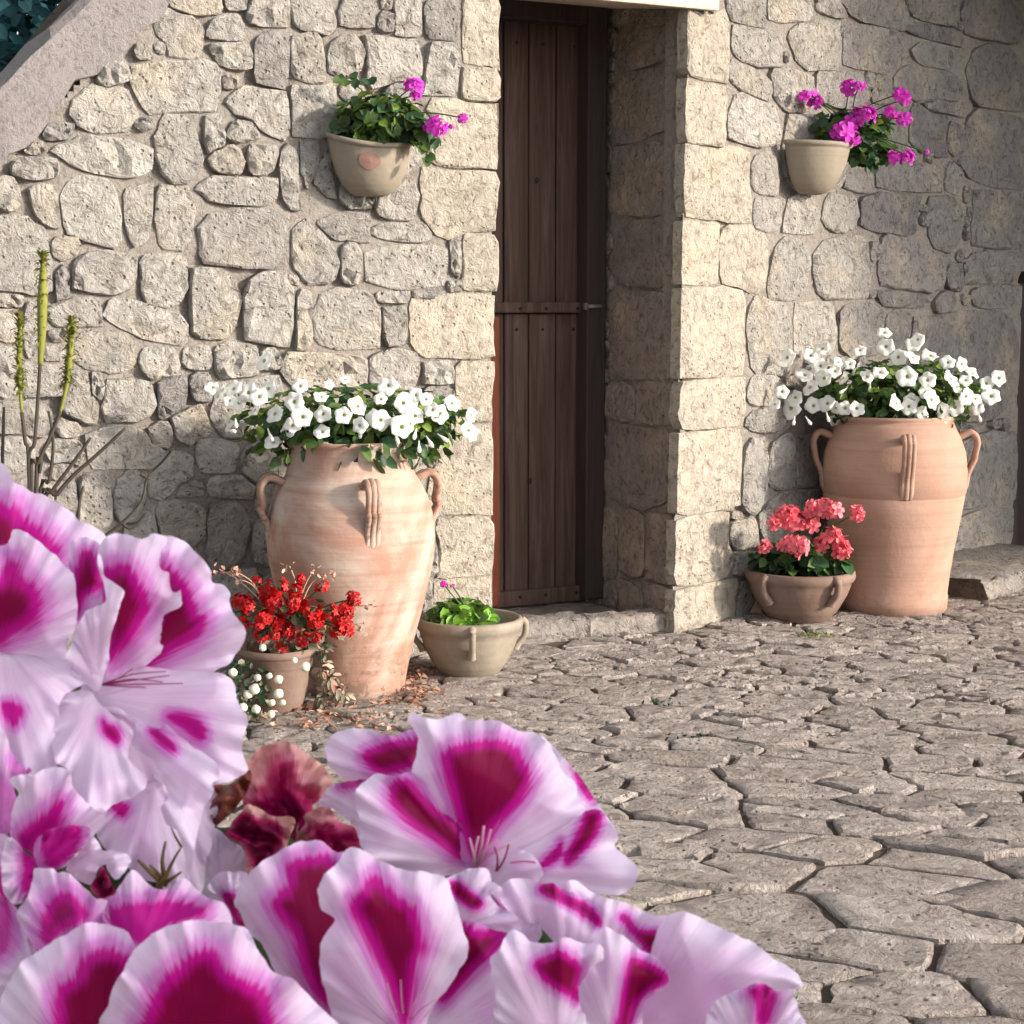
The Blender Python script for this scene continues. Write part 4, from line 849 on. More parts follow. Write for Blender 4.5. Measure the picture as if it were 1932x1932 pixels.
# tall spiked plant at the left
sy = 3.75; sb = at_y(58, 1000, sy); sg = np.array([sb[0], sb[1], 0])
sp = empty('spiked_plant', sg); tag(sp, 'tall plant with three green flower spikes and dead stalks against the left wall', 'plant')
def px3(c, P, y, dy=0): return [at_y(*T(c, x, yv), y + dy * i) for i, (x, yv) in enumerate(P)]
rad = sy / FPX
for P, wd in (([(330, -5), (325, 150), (320, 350), (315, 600), (303, 820), (285, 1100), (262, 1400), (225, 1760)], [2, 7, 10, 8, 5, 4, 4.5, 5]), ([(150, 465), (152, 600), (145, 780), (150, 980), (165, 1180), (190, 1400), (220, 1700)], [1.5, 5, 5.5, 3.5, 3, 3, 3.5]), ([(540, 500), (538, 620), (525, 800), (505, 970), (455, 1180), (385, 1350), (290, 1560), (240, 1750)], [1.5, 5, 6, 4, 3.2, 3.2, 3.5, 4])):
    pts = px3('c4', P, sy); k = 4
    b = MB(); b.tube(spline(pts[:5], 6), np.interp(np.linspace(0, 4, 25), range(5), [wd[i] * rad * (1 if i < 4 else .9) for i in range(5)]), 10)
    for _ in range(330):                          # bracts that make the spike bristly
        t = RNG.uniform(0.1, 3.3); i = int(t); p = pts[i] + (pts[i + 1] - pts[i]) * (t - i); rr = np.interp(t, range(5), wd[:5]) * rad
        d = rdir(); d[2] = abs(d[2]) * .5 + .25; d /= np.linalg.norm(d); V, F = leaf_geo(p + d * rr * .6, d, np.array([d[0] * 1.3, d[1] * 1.3, 1.1]), .024, .0045); b.add(V, F)
    b.build('flower_spike', SPIKE, sp, True, origin=pts[2])
    b = MB(); b.tube(spline(pts[4:] + [sg + [RNG.normal(0, .02), 0, 0]], 5), 4.0 * rad * .9, 8); b.build('stalk', STALK, sp, True, origin=pts[-1])
for P, wd in (([(30, 1140), (26, 1300), (20, 1560), (40, 1900)], 4.2), ([(365, 1170), (395, 1330), (400, 1480), (370, 1700), (300, 1900)], 4), ([(685, 1370), (560, 1550), (390, 1780), (300, 1950)], 4.6), ([(945, 1300), (720, 1510), (560, 1650), (430, 1800), (330, 1950)], 5.0), ([(300, 1640), (310, 1560), (275, 1750)], 5)):
    pts = px3('c4', P, sy + .03); b = MB(); q = spline(pts + [sg], 5); b.tube(q, np.linspace(wd * .6, wd * 1.1, len(q)) * rad, 7); b.build('dead_stalk', STALK, sp, True, origin=pts[1])
for P in ([(1130, 290), (1100, 360), (1065, 500), (920, 660), (800, 750), (600, 900)], [(1105, 590), (1000, 695), (925, 670)], [(630, 380), (600, 500), (590, 700)], [(1130, 330), (1060, 290)]):
    pts = px3('F1', P, sy + .05); b = MB(); q = spline(pts, 5); b.tube(q, np.linspace(2.2, 3.6, len(q)) * rad, 6); b.build('dead_stalk', STALK, sp, True, origin=pts[1])

for k in range(14):
    t = 2 * math.pi * k / 14 + RNG.uniform(-.2, .2); e_ = np.array([math.cos(t), math.sin(t), 0]); p_ = np.array([-e_[1], e_[0], 0]); L_ = RNG.uniform(.18, .28); V, F = [], []
    for i in range(7):
        f = i / 6; c_ = sg + e_ * (.01 + L_ * f * .75) + np.array([0, 0, .02 + L_ * (1.1 * f - .75 * f * f)]); w_ = .016 * (1 - f ** 2.2) + .001
        V += [c_ - p_ * w_, c_ + np.array([0, 0, -.008 * (1 - f)]), c_ + p_ * w_]
    for i in range(6): F += [(i * 3, i * 3 + 1, i * 3 + 4, i * 3 + 3), (i * 3 + 1, i * 3 + 2, i * 3 + 5, i * 3 + 4)]
    mesh_obj('leaf', V, F, LEAF_S, sp, True, origin=sg)

# ------------------------------------------------------------------ the pelargonium in the foreground
def seg_dist(P, Q):
    A = Q; B = np.roll(Q, -1, 0); d = B - A; L2 = (d ** 2).sum(1) + 1e-9
    t = np.clip(((P[:, None] - A) * d).sum(2) / L2, 0, 1); n = np.linalg.norm(P[:, None] - (A + t[..., None] * d), axis=2)
    x, y = P[:, 0:1], P[:, 1:2]
    c = ((A[:, 1] > y) != (B[:, 1] > y)) & (x < (B[:, 0] - A[:, 0]) * (y - A[:, 1]) / (B[:, 1] - A[:, 1] + 1e-12) + A[:, 0])
    return n.min(1) * np.where(c.sum(1) % 2 == 1, 1, -1)
def petal(parent, crop, pts, base, tip, db, dt, blot=None, mat=None, bulge=.006, ruf=.0034, fe=26., lim=1.6, vein=0.0, curl=0.0, name='petal', step=6.5, frill=1.9):
    """An outline measured on the photograph, filled as a curved sheet: db and dt are its distances at throat and tip, in metres."""
    s = CROP[crop][2]; Q = np.array([T(crop, *p) for p in pts]); per = max(3, int(np.mean(np.linalg.norm(Q - np.roll(Q, 1, 0), axis=1)) / 5.5))
    O = spline(Q, per, True); nb = len(O)
    arc = np.cumsum(np.linalg.norm(O - np.roll(O, 1, 0), axis=1)); ph = RNG.uniform(0, 6.28, 3)
    cen = O.mean(0); nn = (O - cen) / (np.linalg.norm(O - cen, axis=1)[:, None] + 1e-6)
    O = O + nn * (np.sin(arc / 11 + ph[0]) * .55 + np.sin(arc / 5.7 + ph[1]) * .4 + RNG.normal(0, .22, nb))[:, None] * frill
    lo, hi = O.min(0), O.max(0); gx, gy = np.meshgrid(np.arange(lo[0], hi[0], step), np.arange(lo[1], hi[1], step * .87)); gx = gx + (np.arange(gx.shape[0]) % 2)[:, None] * step / 2
    G = np.stack([gx.ravel(), gy.ravel()], 1); G = G[seg_dist(G, O) > step * .55] if len(G) else G
    P = np.vstack([O, G]); r = delaunay_2d_cdt([Vector(p) for p in P], [(i, (i + 1) % nb) for i in range(nb)], [], 1, 1e-5)
    P = np.array([tuple(v) for v in r[0]]); F = r[2]
    B = np.array(T(crop, *base)); TP = np.array(T(crop, *tip)); ax = TP - B; L = np.linalg.norm(ax); ax /= L
    rel = P - B; t = np.clip(rel @ ax / L, -.15, 1.15); side = (rel @ np.array([-ax[1], ax[0]])) / L
    e = np.maximum(seg_dist(P, O), 0); rd = np.linalg.norm(rel, axis=1) / L; an = np.arctan2(rel @ np.array([-ax[1], ax[0]]), rel @ ax)
    ts = t * t * (3 - 2 * np.clip(t, 0, 1))
    dep = db + (dt - db) * (.5 * t + .5 * np.clip(ts, 0, 1.1)) - bulge * (1 - np.exp(-e / 38)) + curl * side ** 2
    dep += ruf * np.exp(-e / 26) * (np.sin(an * 13 + ph[0]) + .6 * np.sin(an * 23 + ph[1]) + .5 * np.sin(an * 37 + ph[2])) * np.clip(rd, .1, 1)
    dep += .0010 * np.sin(an * 7 + ph[2]) * np.clip(rd * 1.5, 0, 1) + .0005 * np.sin(P[:, 0] / 19 + ph[1]) * np.sin(P[:, 1] / 23 + ph[2])
    if mat is not None and mat in (WILT, BROWNP): dep += .0035 * np.sin(P[:, 0] / 9 + 2 * np.sin(P[:, 1] / 17 + ph[0])) * np.sin(P[:, 1] / 13 + 2 * np.sin(P[:, 0] / 21 + ph[1])) + .003 * np.sin(an * 9 + 3 * np.sin(rd * 9 + ph[2]))
    V = np.array([EYE + ray(*p) * d for p, d in zip(P, dep)])
    sd = np.full(len(P), -3.0)
    for bl in (blot or []):
        BQ = spline(np.array([T(crop, *p) for p in bl]), 4, True); q_ = seg_dist(P, BQ) / fe; sd = np.maximum(sd, np.where(q_ < 0, q_ * .46, q_ * .72))
    sd = np.maximum(sd, -1.40 + .50 * np.clip(e / 55, 0, 1) * (1 + .5 * np.sin(P[:, 0] / 37 + ph[0]) * np.sin(P[:, 1] / 31 + ph[1])))
    nrm_flip = [list(f)[::-1] for f in F]
    return mesh_obj(name, V, nrm_flip, mat or PETAL, parent, True, origin=V.mean(0), attrs=dict(sd=sd, rad=rd, ang=an, lim=np.full(len(P), lim), vein=np.full(len(P), vein)))
PB = np.array([-.06, .46, .0])
plant = empty('pelargonium_plant', PB); tag(plant, 'large pink and white pelargonium with magenta blotched petals close in front', 'flowering plant')
def flower(u, v, d, label=None):
    p = EYE + ray(u, v) * d; o = empty('flower', p - PB, plant)
    if label: o['label'] = label
    q = MB(); q.tube(spline([p + ray(u, v) * .012, p + np.array([0, .03, -.05]), PB + np.array([RNG.normal(0, .03), .02, .62])], 6), .0024, 6); q.build('pedicel', LEAF, plant, True, origin=p)
    return o
def stamens(parent, crop, base, tips, d, m=None, r=1.5):
    for x, y in tips:
        b_ = np.array(T(crop, *base)); t_ = np.array(T(crop, x, y)); mid = (b_ + t_) / 2 + np.array([-(t_ - b_)[1], (t_ - b_)[0]]) * RNG.uniform(-.12, .12)
        q = MB(); Pp = spline([EYE + ray(*p) * (d + dd) for p, dd in ((b_, .004), (mid, -.006), (t_, -.008))], 5); q.tube(Pp, np.linspace(r, r * .75, len(Pp)) * d / FPX, 6); q.build('stamen', m or STAM, parent, True, origin=Pp[0])
STAM = simple('stamen', (.36, .04, .17), .5, .2, .3); STAMP = simple('stamen_pale', (.68, .40, .52), .5, .3, .2)

# flower at the left edge
A = flower(0, 1222, .452)
petal(A, 'F1', [(-300, 250), (-60, 200), (30, 215), (70, 270), (110, 350), (170, 375), (250, 430), (330, 450), (420, 490), (520, 565), (600, 640), (700, 680), (800, 770), (810, 930), (720, 1130), (560, 1250), (300, 1300), (-300, 1200)], (-100, 1600), (300, 500), .468, .486,
      [[(-300, 560), (60, 555), (160, 640), (250, 700), (330, 770), (430, 880), (330, 930), (100, 900), (-300, 900)]], fe=30, ruf=.003)
petal(A, 'F1', [(-300, 900), (0, 832), (70, 785), (95, 720), (125, 708), (180, 725), (260, 770), (370, 870), (440, 915), (500, 1000), (560, 1060), (578, 1200), (582, 1350), (562, 1480), (500, 1560), (490, 1690), (300, 1660), (0, 1640), (-300, 1650)], (-60, 1630), (350, 900), .448, .440,
      [[(-300, 1200), (0, 1110), (50, 1020), (110, 970), (150, 1080), (220, 1130), (280, 1220), (270, 1340), (200, 1430), (80, 1490), (-20, 1570), (-300, 1620)]], fe=28, vein=.8, bulge=.008)
petal(A, 'F2', [(-300, -460), (0, -330), (250, -300), (480, -290), (560, -330), (660, -250), (690, -100), (560, -20), (460, 60), (450, 250), (440, 420), (430, 560), (250, 640), (100, 610), (0, 420), (-300, 320)], (0, -400), (250, 500), .452, .438,
      [[(20, 105), (85, 88), (150, 130), (150, 175), (105, 250), (60, 200)]], lim=.15, fe=14, bulge=.006)
# flower at the upper left
B = flower(185, 1305, .452)
petal(B, 'F1', [(520, 820), (640, 770), (760, 840), (840, 1100), (840, 1280), (640, 1380), (560, 1450), (530, 1100)], (620, 1450), (680, 850), .462, .462, [[(600, 960), (640, 880), (690, 900), (740, 1050), (770, 1130), (640, 1200), (590, 1340), (560, 1150)]], fe=14, vein=.6)
petal(B, 'F1', [(1120, 770), (1180, 742), (1300, 765), (1400, 805), (1480, 880), (1540, 950), (1592, 1020), (1602, 1095), (1680, 1130), (1738, 1190), (1730, 1245), (1760, 1330), (1795, 1390), (1842, 1440), (1858, 1500), (1840, 1570), (1780, 1640), (1740, 1715), (1640, 1770), (1500, 1810), (1250, 1790), (1060, 1790), (960, 1750), (1050, 1500), (1100, 1200), (1100, 950)], (860, 1850), (1650, 1200), .458, .444,
      [[(1250, 1010), (1310, 1050), (1400, 1160), (1450, 1260), (1475, 1340), (1525, 1390), (1500, 1470), (1430, 1550), (1280, 1630), (1180, 1690), (1060, 1750), (1100, 1600), (1150, 1450), (1200, 1300), (1250, 1150)]], fe=24, vein=.5)
petal(B, 'F1', [(735, 900), (760, 820), (800, 770), (900, 733), (1000, 762), (1080, 780), (1180, 745), (1260, 800), (1225, 880), (1250, 985), (1290, 1060), (1350, 1130), (1378, 1230), (1358, 1290), (1245, 1350), (1232, 1400), (1220, 1470), (1208, 1500), (1232, 1560), (1215, 1640), (1130, 1710), (1060, 1745), (930, 1780), (830, 1850), (720, 1890), (700, 1700), (740, 1400), (780, 1150)], (770, 1850), (1020, 780), .450, .440,
      [[(800, 1060), (860, 1010), (930, 1000), (1020, 1080), (1075, 1200), (1100, 1310), (1045, 1430), (980, 1530), (880, 1640), (835, 1690), (800, 1600), (800, 1400), (810, 1200)]], fe=24, vein=.6)
petal(B, 'F1', [(745, 890), (775, 960), (790, 1060), (860, 1112), (915, 1150), (942, 1192), (905, 1280), (880, 1380), (850, 1470), (822, 1600), (825, 1700), (790, 1800), (730, 1930), (600, 1830), (490, 1700), (545, 1560), (580, 1440), (640, 1340), (720, 1290), (800, 1240), (770, 1080), (735, 960)], (740, 1880), (700, 1350), .446, .434, None, bulge=.004)
petal(B, 'F2', [(700, 20), (760, -80), (860, -150), (1060, -190), (1250, -170), (1500, -150), (1650, -145), (1740, -95), (1785, 0), (1800, 90), (1868, 200), (1862, 280), (1830, 350), (1820, 430), (1842, 500), (1872, 580), (1820, 632), (1690, 692), (1600, 692), (1400, 520), (1200, 330), (1000, 230), (880, 150), (780, 120)], (740, 40), (1840, 420), .453, .438,
      [[(1275, 195), (1330, 178), (1420, 190), (1500, 222), (1530, 280), (1530, 350), (1480, 335), (1400, 270)]], lim=.3, fe=15, vein=.9)
petal(B, 'F2', [(780, 130), (880, 110), (960, 170), (1020, 250), (1010, 330), (1000, 400), (1080, 470), (1160, 520), (1172, 580), (1172, 650), (1250, 720), (1270, 800), (1215, 870), (1225, 930), (1255, 1000), (1330, 1045), (1372, 1150), (1395, 1260), (1430, 1420), (1465, 1200), (1530, 900), (1572, 830), (1612, 740), (1600, 695), (1660, 640), (1640, 560), (1560, 480), (1450, 410), (1350, 330), (1245, 232), (1200, 280), (1050, 220)], (780, 80), (1400, 900), .450, .430,
      [[(1140, 300), (1190, 295), (1260, 350), (1305, 400), (1315, 450), (1260, 425), (1200, 375)]], fe=11, lim=.35)
petal(B, 'F2', [(460, 40), (540, 0), (690, -10), (720, 55), (800, 135), (880, 195), (960, 250), (1005, 310), (965, 450), (972, 520), (1080, 620), (1105, 690), (1020, 790), (850, 850), (780, 935), (700, 900), (600, 800), (540, 700), (520, 590), (430, 545), (392, 420), (392, 300), (380, 220), (420, 150)], (740, 50), (620, 820), .448, .424,
      [[(772, 215), (800, 250), (860, 268), (898, 310), (888, 385), (830, 350), (785, 305)]], fe=9, lim=.5)
petal(B, 'F2', [(980, 780), (1150, 680), (1260, 740), (1320, 1000), (1380, 1150), (1400, 1300), (1350, 1450), (1050, 1400), (900, 1260), (760, 1150), (740, 1000), (850, 830)], (1150, 600), (1050, 1300), .462, .446, [[(848, 860), (900, 840), (960, 872), (930, 935), (880, 905)]], lim=.2, fe=10)
petal(B, 'F2', [(1200, 850), (1600, 650), (1640, 900), (1560, 1300), (1500, 1560), (1300, 1560), (1150, 1300)], (1300, 700), (1450, 1500), .470, .456, None)
stamens(B, 'F1', (760, 1880), [(1250, 1780), (1230, 1860), (1100, 1900), (1380, 1870), (1000, 1760), (1280, 1810)], .447)
petal(B, 'F2', [(650, -100), (1000, -200), (1500, -100), (1600, 300), (1450, 700), (1000, 800), (700, 600), (600, 200)], (900, 100), (1000, 700), .466, .464, None)
# half open flower at the left
Cf = flower(70, 1600, .425)
petal(Cf, 'F2', [(-80, 250), (40, 320), (80, 450), (150, 535), (235, 600), (140, 660), (110, 740), (125, 830), (90, 1000), (20, 1120), (-80, 1120)], (0, 1100), (60, 350), .436, .430, [[(140, 525), (225, 595), (160, 612)], [(-80, 700), (60, 800), (40, 1000), (-80, 1050)]], lim=-.25, fe=20)
petal(Cf, 'F2', [(-100, 1000), (60, 1080), (100, 1500), (60, 2100), (-100, 2200)], (0, 1000), (0, 2000), .436, .436, [[(-100, 1400), (60, 1500), (50, 2000), (-100, 2000)]], lim=.1, fe=30)
petal(Cf, 'F2', [(80, 655), (150, 622), (240, 632), (330, 592), (420, 562), (525, 602), (545, 700), (620, 800), (700, 880), (795, 952), (700, 1090), (640, 1180), (560, 1260), (430, 1350), (280, 1320), (230, 1220), (150, 1160), (82, 1100), (78, 1000), (105, 850), (138, 765), (95, 705)], (270, 1330), (420, 600), .425, .408,
      [[(165, 1120), (205, 1045), (330, 960), (410, 880), (455, 840), (450, 950), (405, 1040), (310, 1090), (255, 1170), (240, 1260), (270, 1330), (215, 1250)]], fe=22, lim=1.1)
petal(Cf, 'F2', [(252, 1180), (300, 1085), (400, 1040), (520, 1000), (680, 1040), (650, 1150), (560, 1230), (440, 1345), (290, 1315)], (290, 1310), (640, 1060), .417, .405, [[(330, 1090), (420, 1050), (600, 1030), (560, 1180), (440, 1290), (360, 1290)]], lim=-.02, fe=18)
petal(Cf, 'F2', [(8, 1250), (40, 1155), (90, 1100), (180, 1190), (262, 1300), (250, 1420), (235, 1520), (200, 1580), (85, 1600), (20, 1480), (8, 1350)], (250, 1290), (60, 1450), .417, .405, [[(190, 1200), (262, 1310), (235, 1450), (180, 1500), (195, 1350)]], lim=.0, fe=14)
petal(Cf, 'F2', [(500, 1340), (560, 1250), (640, 1135), (690, 1092), (742, 1130), (785, 1200), (870, 1195), (960, 1230), (995, 1275), (950, 1340), (880, 1420), (820, 1360), (790, 1300), (740, 1340), (690, 1460), (600, 1420)], (480, 1330), (920, 1270), .418, .410, None, ruf=.003)
# flower at the bottom left
D = flower(210, 1790, .388)
petal(D, 'F2', [(258, 1342), (340, 1332), (400, 1330), (440, 1370), (520, 1368), (580, 1420), (660, 1500), (720, 1560), (810, 1575), (860, 1700), (860, 1900), (700, 2000), (400, 2060), (240, 1900), (140, 1720), (130, 1650), (200, 1560), (235, 1480)], (600, 2100), (350, 1450), .398, .402,
      [[(325, 1850), (345, 1700), (420, 1570), (500, 1540), (580, 1605), (650, 1680), (560, 1740), (470, 1790), (400, 1850), (350, 1890)]], fe=24, lim=.5)
petal(D, 'F2', [(790, 1575), (870, 1530), (915, 1440), (960, 1380), (1008, 1345), (1060, 1385), (1120, 1450), (1200, 1492), (1290, 1480), (1350, 1425), (1395, 1402), (1450, 1460), (1520, 1530), (1620, 1570), (1690, 1600), (1740, 1680), (1770, 1760), (1870, 1800), (1950, 2050), (1700, 2200), (1200, 2200), (900, 2060), (780, 1800)], (1000, 2100), (1250, 1480), .396, .402,
      [[(840, 1665), (880, 1645), (960, 1625), (1100, 1622), (1250, 1595), (1400, 1622), (1520, 1660), (1400, 1705), (1250, 1735), (1180, 1800), (1110, 1860), (1050, 1880), (950, 1812), (870, 1740)]], fe=22, lim=-.02)
petal(D, 'F2', [(-60, 1560), (60, 1580), (140, 1660), (180, 1800), (250, 1900), (330, 2000), (250, 2200), (-80, 2300)], (300, 2200), (40, 1650), .404, .410, [[(-60, 1600), (30, 1640), (40, 1900), (-60, 1950)]], lim=-.1, fe=24)
petal(D, 'Q3', [(-60, 1990), (20, 1800), (80, 1705), (150, 1652), (250, 1592), (330, 1552), (420, 1560), (500, 1610), (520, 1750), (480, 1900), (440, 2100), (-60, 2100)], (330, 2150), (280, 1600), .388, .380,
      [[(215, 1960), (220, 1820), (290, 1760), (330, 1690), (410, 1660), (480, 1700), (470, 1850), (440, 2060), (200, 2080)]], fe=26, bulge=.008)
petal(D, 'Q3', [(385, 2100), (410, 1850), (455, 1745), (500, 1665), (560, 1602), (640, 1562), (720, 1542), (800, 1545), (880, 1560), (955, 1632), (1010, 1705), (1042, 1742), (1110, 1765), (1180, 1840), (1280, 1935), (1330, 2000), (1340, 2100)], (780, 2160), (760, 1560), .382, .366,
      [[(560, 2060), (575, 1860), (620, 1780), (720, 1690), (800, 1665), (845, 1740), (920, 1785), (990, 1810), (1005, 1870), (1000, 2060)]], fe=28, bulge=.010)
# flower at the bottom centre
E = flower(690, 1932, .405)
petal(E, 'F3', [(820, 960), (850, 880), (900, 810), (1000, 720), (1120, 640), (1250, 572), (1340, 546), (1440, 546), (1500, 580), (1560, 632), (1680, 640), (1760, 800), (1760, 1100), (1700, 1500), (1650, 2050), (1480, 1950), (1300, 1680), (1140, 1580), (1060, 1430), (1000, 1320), (900, 1225), (850, 1100), (808, 1030)], (1560, 2050), (1280, 600), .412, .414,
      [[(1110, 1020), (1210, 900), (1245, 730), (1400, 695), (1530, 690), (1600, 900), (1620, 1300), (1560, 1750), (1450, 1720), (1350, 1550), (1300, 1400), (1255, 1250), (1160, 1120)]], fe=22, vein=.7)
petal(E, 'F4', [(860, 1440), (960, 1418), (1060, 1458), (1150, 1480), (1230, 1490), (1260, 1650), (1240, 1900), (1240, 2150), (650, 2150), (780, 1830), (880, 1620)], (640, 2100), (1130, 1500), .410, .410,
      [[(870, 1440), (1000, 1485), (1080, 1480), (1150, 1490), (1075, 1600), (980, 1680), (880, 1790), (790, 1860), (850, 1640)]], fe=18, vein=1)
petal(E, 'F4', [(810, 1190), (900, 1140), (960, 1118), (1050, 1128), (1080, 1190), (1130, 1230), (1135, 1280), (1070, 1265), (1110, 1330), (1200, 1380), (1255, 1430), (1210, 1495), (1050, 1470), (880, 1460), (840, 1350), (800, 1260)], (850, 1480), (1040, 1150), .416, .416,
      [[(822, 1212), (890, 1206), (960, 1262), (1020, 1310), (1000, 1348), (950, 1338), (880, 1280)]], fe=7, lim=1.4)
petal(E, 'F4', [(95, 1285), (90, 1230), (130, 1160), (208, 1080), (240, 1022), (330, 1008), (450, 1080), (600, 1132), (700, 1142), (818, 1172), (842, 1250), (880, 1330), (902, 1440), (942, 1540), (932, 1620), (880, 1720), (800, 1830), (720, 1950), (640, 2150), (260, 2150), (170, 1940), (130, 1800), (100, 1650), (120, 1520), (182, 1420), (170, 1390), (110, 1350)], (590, 2080), (420, 1080), .402, .388,
      [[(300, 1345), (340, 1275), (400, 1190), (460, 1225), (540, 1300), (615, 1345), (655, 1450), (682, 1560), (640, 1650), (625, 1760), (610, 1900), (580, 2000), (540, 1860), (505, 1760), (450, 1650), (395, 1530), (345, 1430)]], fe=22, vein=.9, bulge=.009)
stamens(E, 'F4', (590, 2040), [(560, 1750), (700, 1800), (480, 1760), (760, 1860)], .398, STAMP)
# the flower on top in the middle
Fl = flower(890, 1625, .447)
petal(Fl, 'F4', [(80, 765), (140, 682), (200, 640), (330, 618), (420, 640), (420, 800), (400, 950), (330, 960), (300, 890), (200, 800), (130, 775)], (420, 860), (120, 740), .462, .466, [[(230, 645), (330, 625), (340, 645), (240, 660)]], lim=-.1, fe=10)
petal(Fl, 'F4', [(135, 430), (170, 372), (260, 330), (380, 336), (470, 362), (540, 370), (600, 340), (680, 340), (740, 420), (720, 600), (600, 640), (450, 620), (340, 622), (230, 612), (190, 580), (150, 520)], (800, 700), (180, 430), .458, .466,
      [[(355, 480), (430, 435), (520, 412), (660, 405), (680, 500), (570, 555), (450, 575), (390, 540)]], fe=16, lim=.9)
petal(Fl, 'F4', [(320, 660), (420, 590), (520, 598), (610, 578), (700, 640), (800, 760), (900, 850), (960, 960), (980, 1120), (850, 1155), (700, 1172), (550, 1125), (420, 1082), (360, 1032), (330, 980), (330, 870), (305, 760)], (940, 1100), (340, 830), .448, .440,
      [[(520, 650), (600, 630), (660, 690), (740, 780), (860, 860), (920, 960), (900, 1060), (800, 985), (700, 920), (610, 860), (545, 790), (510, 730)]], fe=17, vein=1)
petal(Fl, 'F4', [(1340, 370), (1400, 410), (1460, 470), (1520, 540), (1600, 640), (1660, 730), (1705, 800), (1775, 890), (1782, 950), (1700, 1050), (1500, 1060), (1400, 900), (1350, 600)], (1000, 1100), (1650, 720), .460, .462, [[(1540, 520), (1600, 620), (1650, 720), (1630, 730), (1570, 640)]], fe=8, lim=.3)
petal(Fl, 'F4', [(1560, 830), (1620, 790), (1700, 800), (1742, 860), (1785, 920), (1762, 980), (1830, 1050), (1890, 1110), (1902, 1170), (1862, 1232), (1800, 1266), (1720, 1272), (1600, 1260), (1400, 1260), (1250, 1240), (1120, 1200), (1040, 1150), (1150, 1010), (1250, 960), (1400, 930)], (1030, 1120), (1850, 1120), .449, .436,
      [[(1615, 800), (1690, 812), (1668, 920), (1600, 1010), (1510, 1090), (1490, 1060), (1540, 960), (1590, 870)], [(1350, 1110), (1440, 1010), (1470, 970), (1450, 1060)]], fe=10, vein=.9)
petal(Fl, 'F4', [(598, 290), (625, 240), (700, 270), (780, 277), (850, 248), (900, 250), (950, 282), (1050, 280), (1150, 302), (1220, 340), (1320, 360), (1380, 400), (1430, 480), (1490, 592), (1545, 632), (1560, 720), (1602, 790), (1600, 850), (1500, 922), (1350, 972), (1200, 1010), (1100, 1100), (960, 1140), (890, 1060), (880, 950), (912, 885), (850, 842), (770, 832), (720, 750), (650, 650), (620, 592), (640, 500), (662, 400), (640, 340)], (970, 1110), (1000, 270), .446, .440,
      [[(815, 490), (860, 440), (950, 425), (1040, 408), (1120, 415), (1195, 445), (1245, 525), (1285, 620), (1245, 715), (1175, 795), (1090, 875), (1030, 990), (985, 1060), (940, 980), (900, 850), (862, 720), (825, 600)]], fe=20, vein=.9, bulge=.010)
stamens(Fl, 'F4', (975, 1130), [(1030, 880), (1070, 900), (1000, 940), (1160, 990), (1110, 960), (950, 950)], .436, STAMP, 3.0)
stamens(Fl, 'F4', (1100, 1140), [(1170, 985), (1090, 1000)], .436, STAM, 2.5); stamens(Fl, 'F4', (1340, 1090), [(1180, 1090)], .430, STAM, 2.2)
petal(Fl, 'F4', [(1080, 1180), (1150, 1030), (1260, 1020), (1340, 1080), (1360, 1150), (1300, 1230), (1150, 1230)], (1060, 1150), (1340, 1120), .441, .432, None, ruf=.001)
# flower at the bottom right
Gf = flower(1160, 1900, .415)
petal(Gf, 'F5', [(1100, 560), (1200, 512), (1290, 540), (1400, 590), (1500, 642), (1600, 682), (1700, 762), (1830, 842), (1892, 930), (1832, 952), (1750, 965), (1600, 1020), (1500, 1100), (1480, 1300), (1000, 1350), (900, 1100), (1000, 900), (1020, 750)], (820, 1300), (1750, 820), .424, .408, [[(1000, 980), (1100, 950), (1250, 960), (1350, 1080), (1300, 1250), (1000, 1300)]], lim=-.62, fe=40, bulge=.010)
petal(Gf, 'F5', [(510, 365), (600, 335), (680, 392), (760, 430), (880, 462), (950, 490), (1050, 532), (1160, 548), (1200, 700), (1080, 800), (900, 760), (740, 650), (680, 480)], (700, 1000), (1000, 500), .420, .420,
      [[(855, 545), (895, 540), (950, 615), (1060, 628), (1108, 670), (1040, 755), (980, 695), (920, 625)]], fe=9)
petal(Gf, 'F5', [(185, 385), (220, 332), (310, 325), (400, 350), (470, 350), (520, 382), (580, 400), (680, 440), (740, 520), (775, 600), (780, 720), (640, 780), (500, 700), (400, 600), (300, 560), (190, 480)], (560, 1000), (330, 380), .416, .418,
      [[(400, 395), (430, 352), (480, 362), (540, 422), (640, 462), (700, 502), (762, 600), (700, 570), (600, 500), (500, 445)]], fe=9)
petal(Gf, 'F5', [(30, 480), (110, 380), (200, 440), (300, 520), (400, 590), (380, 700), (240, 720), (100, 620)], (300, 760), (100, 480), .420, .424, [[(140, 460), (200, 510), (260, 545), (200, 540)]], fe=8, lim=.1)
petal(Gf, 'F5', [(560, 800), (680, 700), (760, 605), (860, 642), (960, 722), (1060, 772), (1135, 900), (1060, 965), (980, 1060), (960, 1350), (560, 1350), (560, 1060)], (850, 1320), (900, 680), .410, .402,
      [[(905, 805), (960, 792), (1060, 835), (1125, 900), (1020, 955), (945, 1030), (910, 1150), (880, 1350), (800, 1350), (870, 1000)]], fe=12, vein=.6)
petal(Gf, 'F5', [(118, 800), (170, 722), (230, 622), (300, 632), (350, 682), (450, 690), (540, 660), (640, 690), (740, 700), (760, 780), (700, 820), (640, 900), (622, 960), (632, 1060), (660, 1120), (640, 1350), (140, 1350), (150, 1000)], (500, 1330), (350, 690), .402, .388,
      [[(372, 812), (450, 768), (520, 745), (580, 785), (630, 832), (612, 920), (618, 1010), (570, 985), (500, 945), (430, 890)]], fe=13, lim=1.3, bulge=.007)
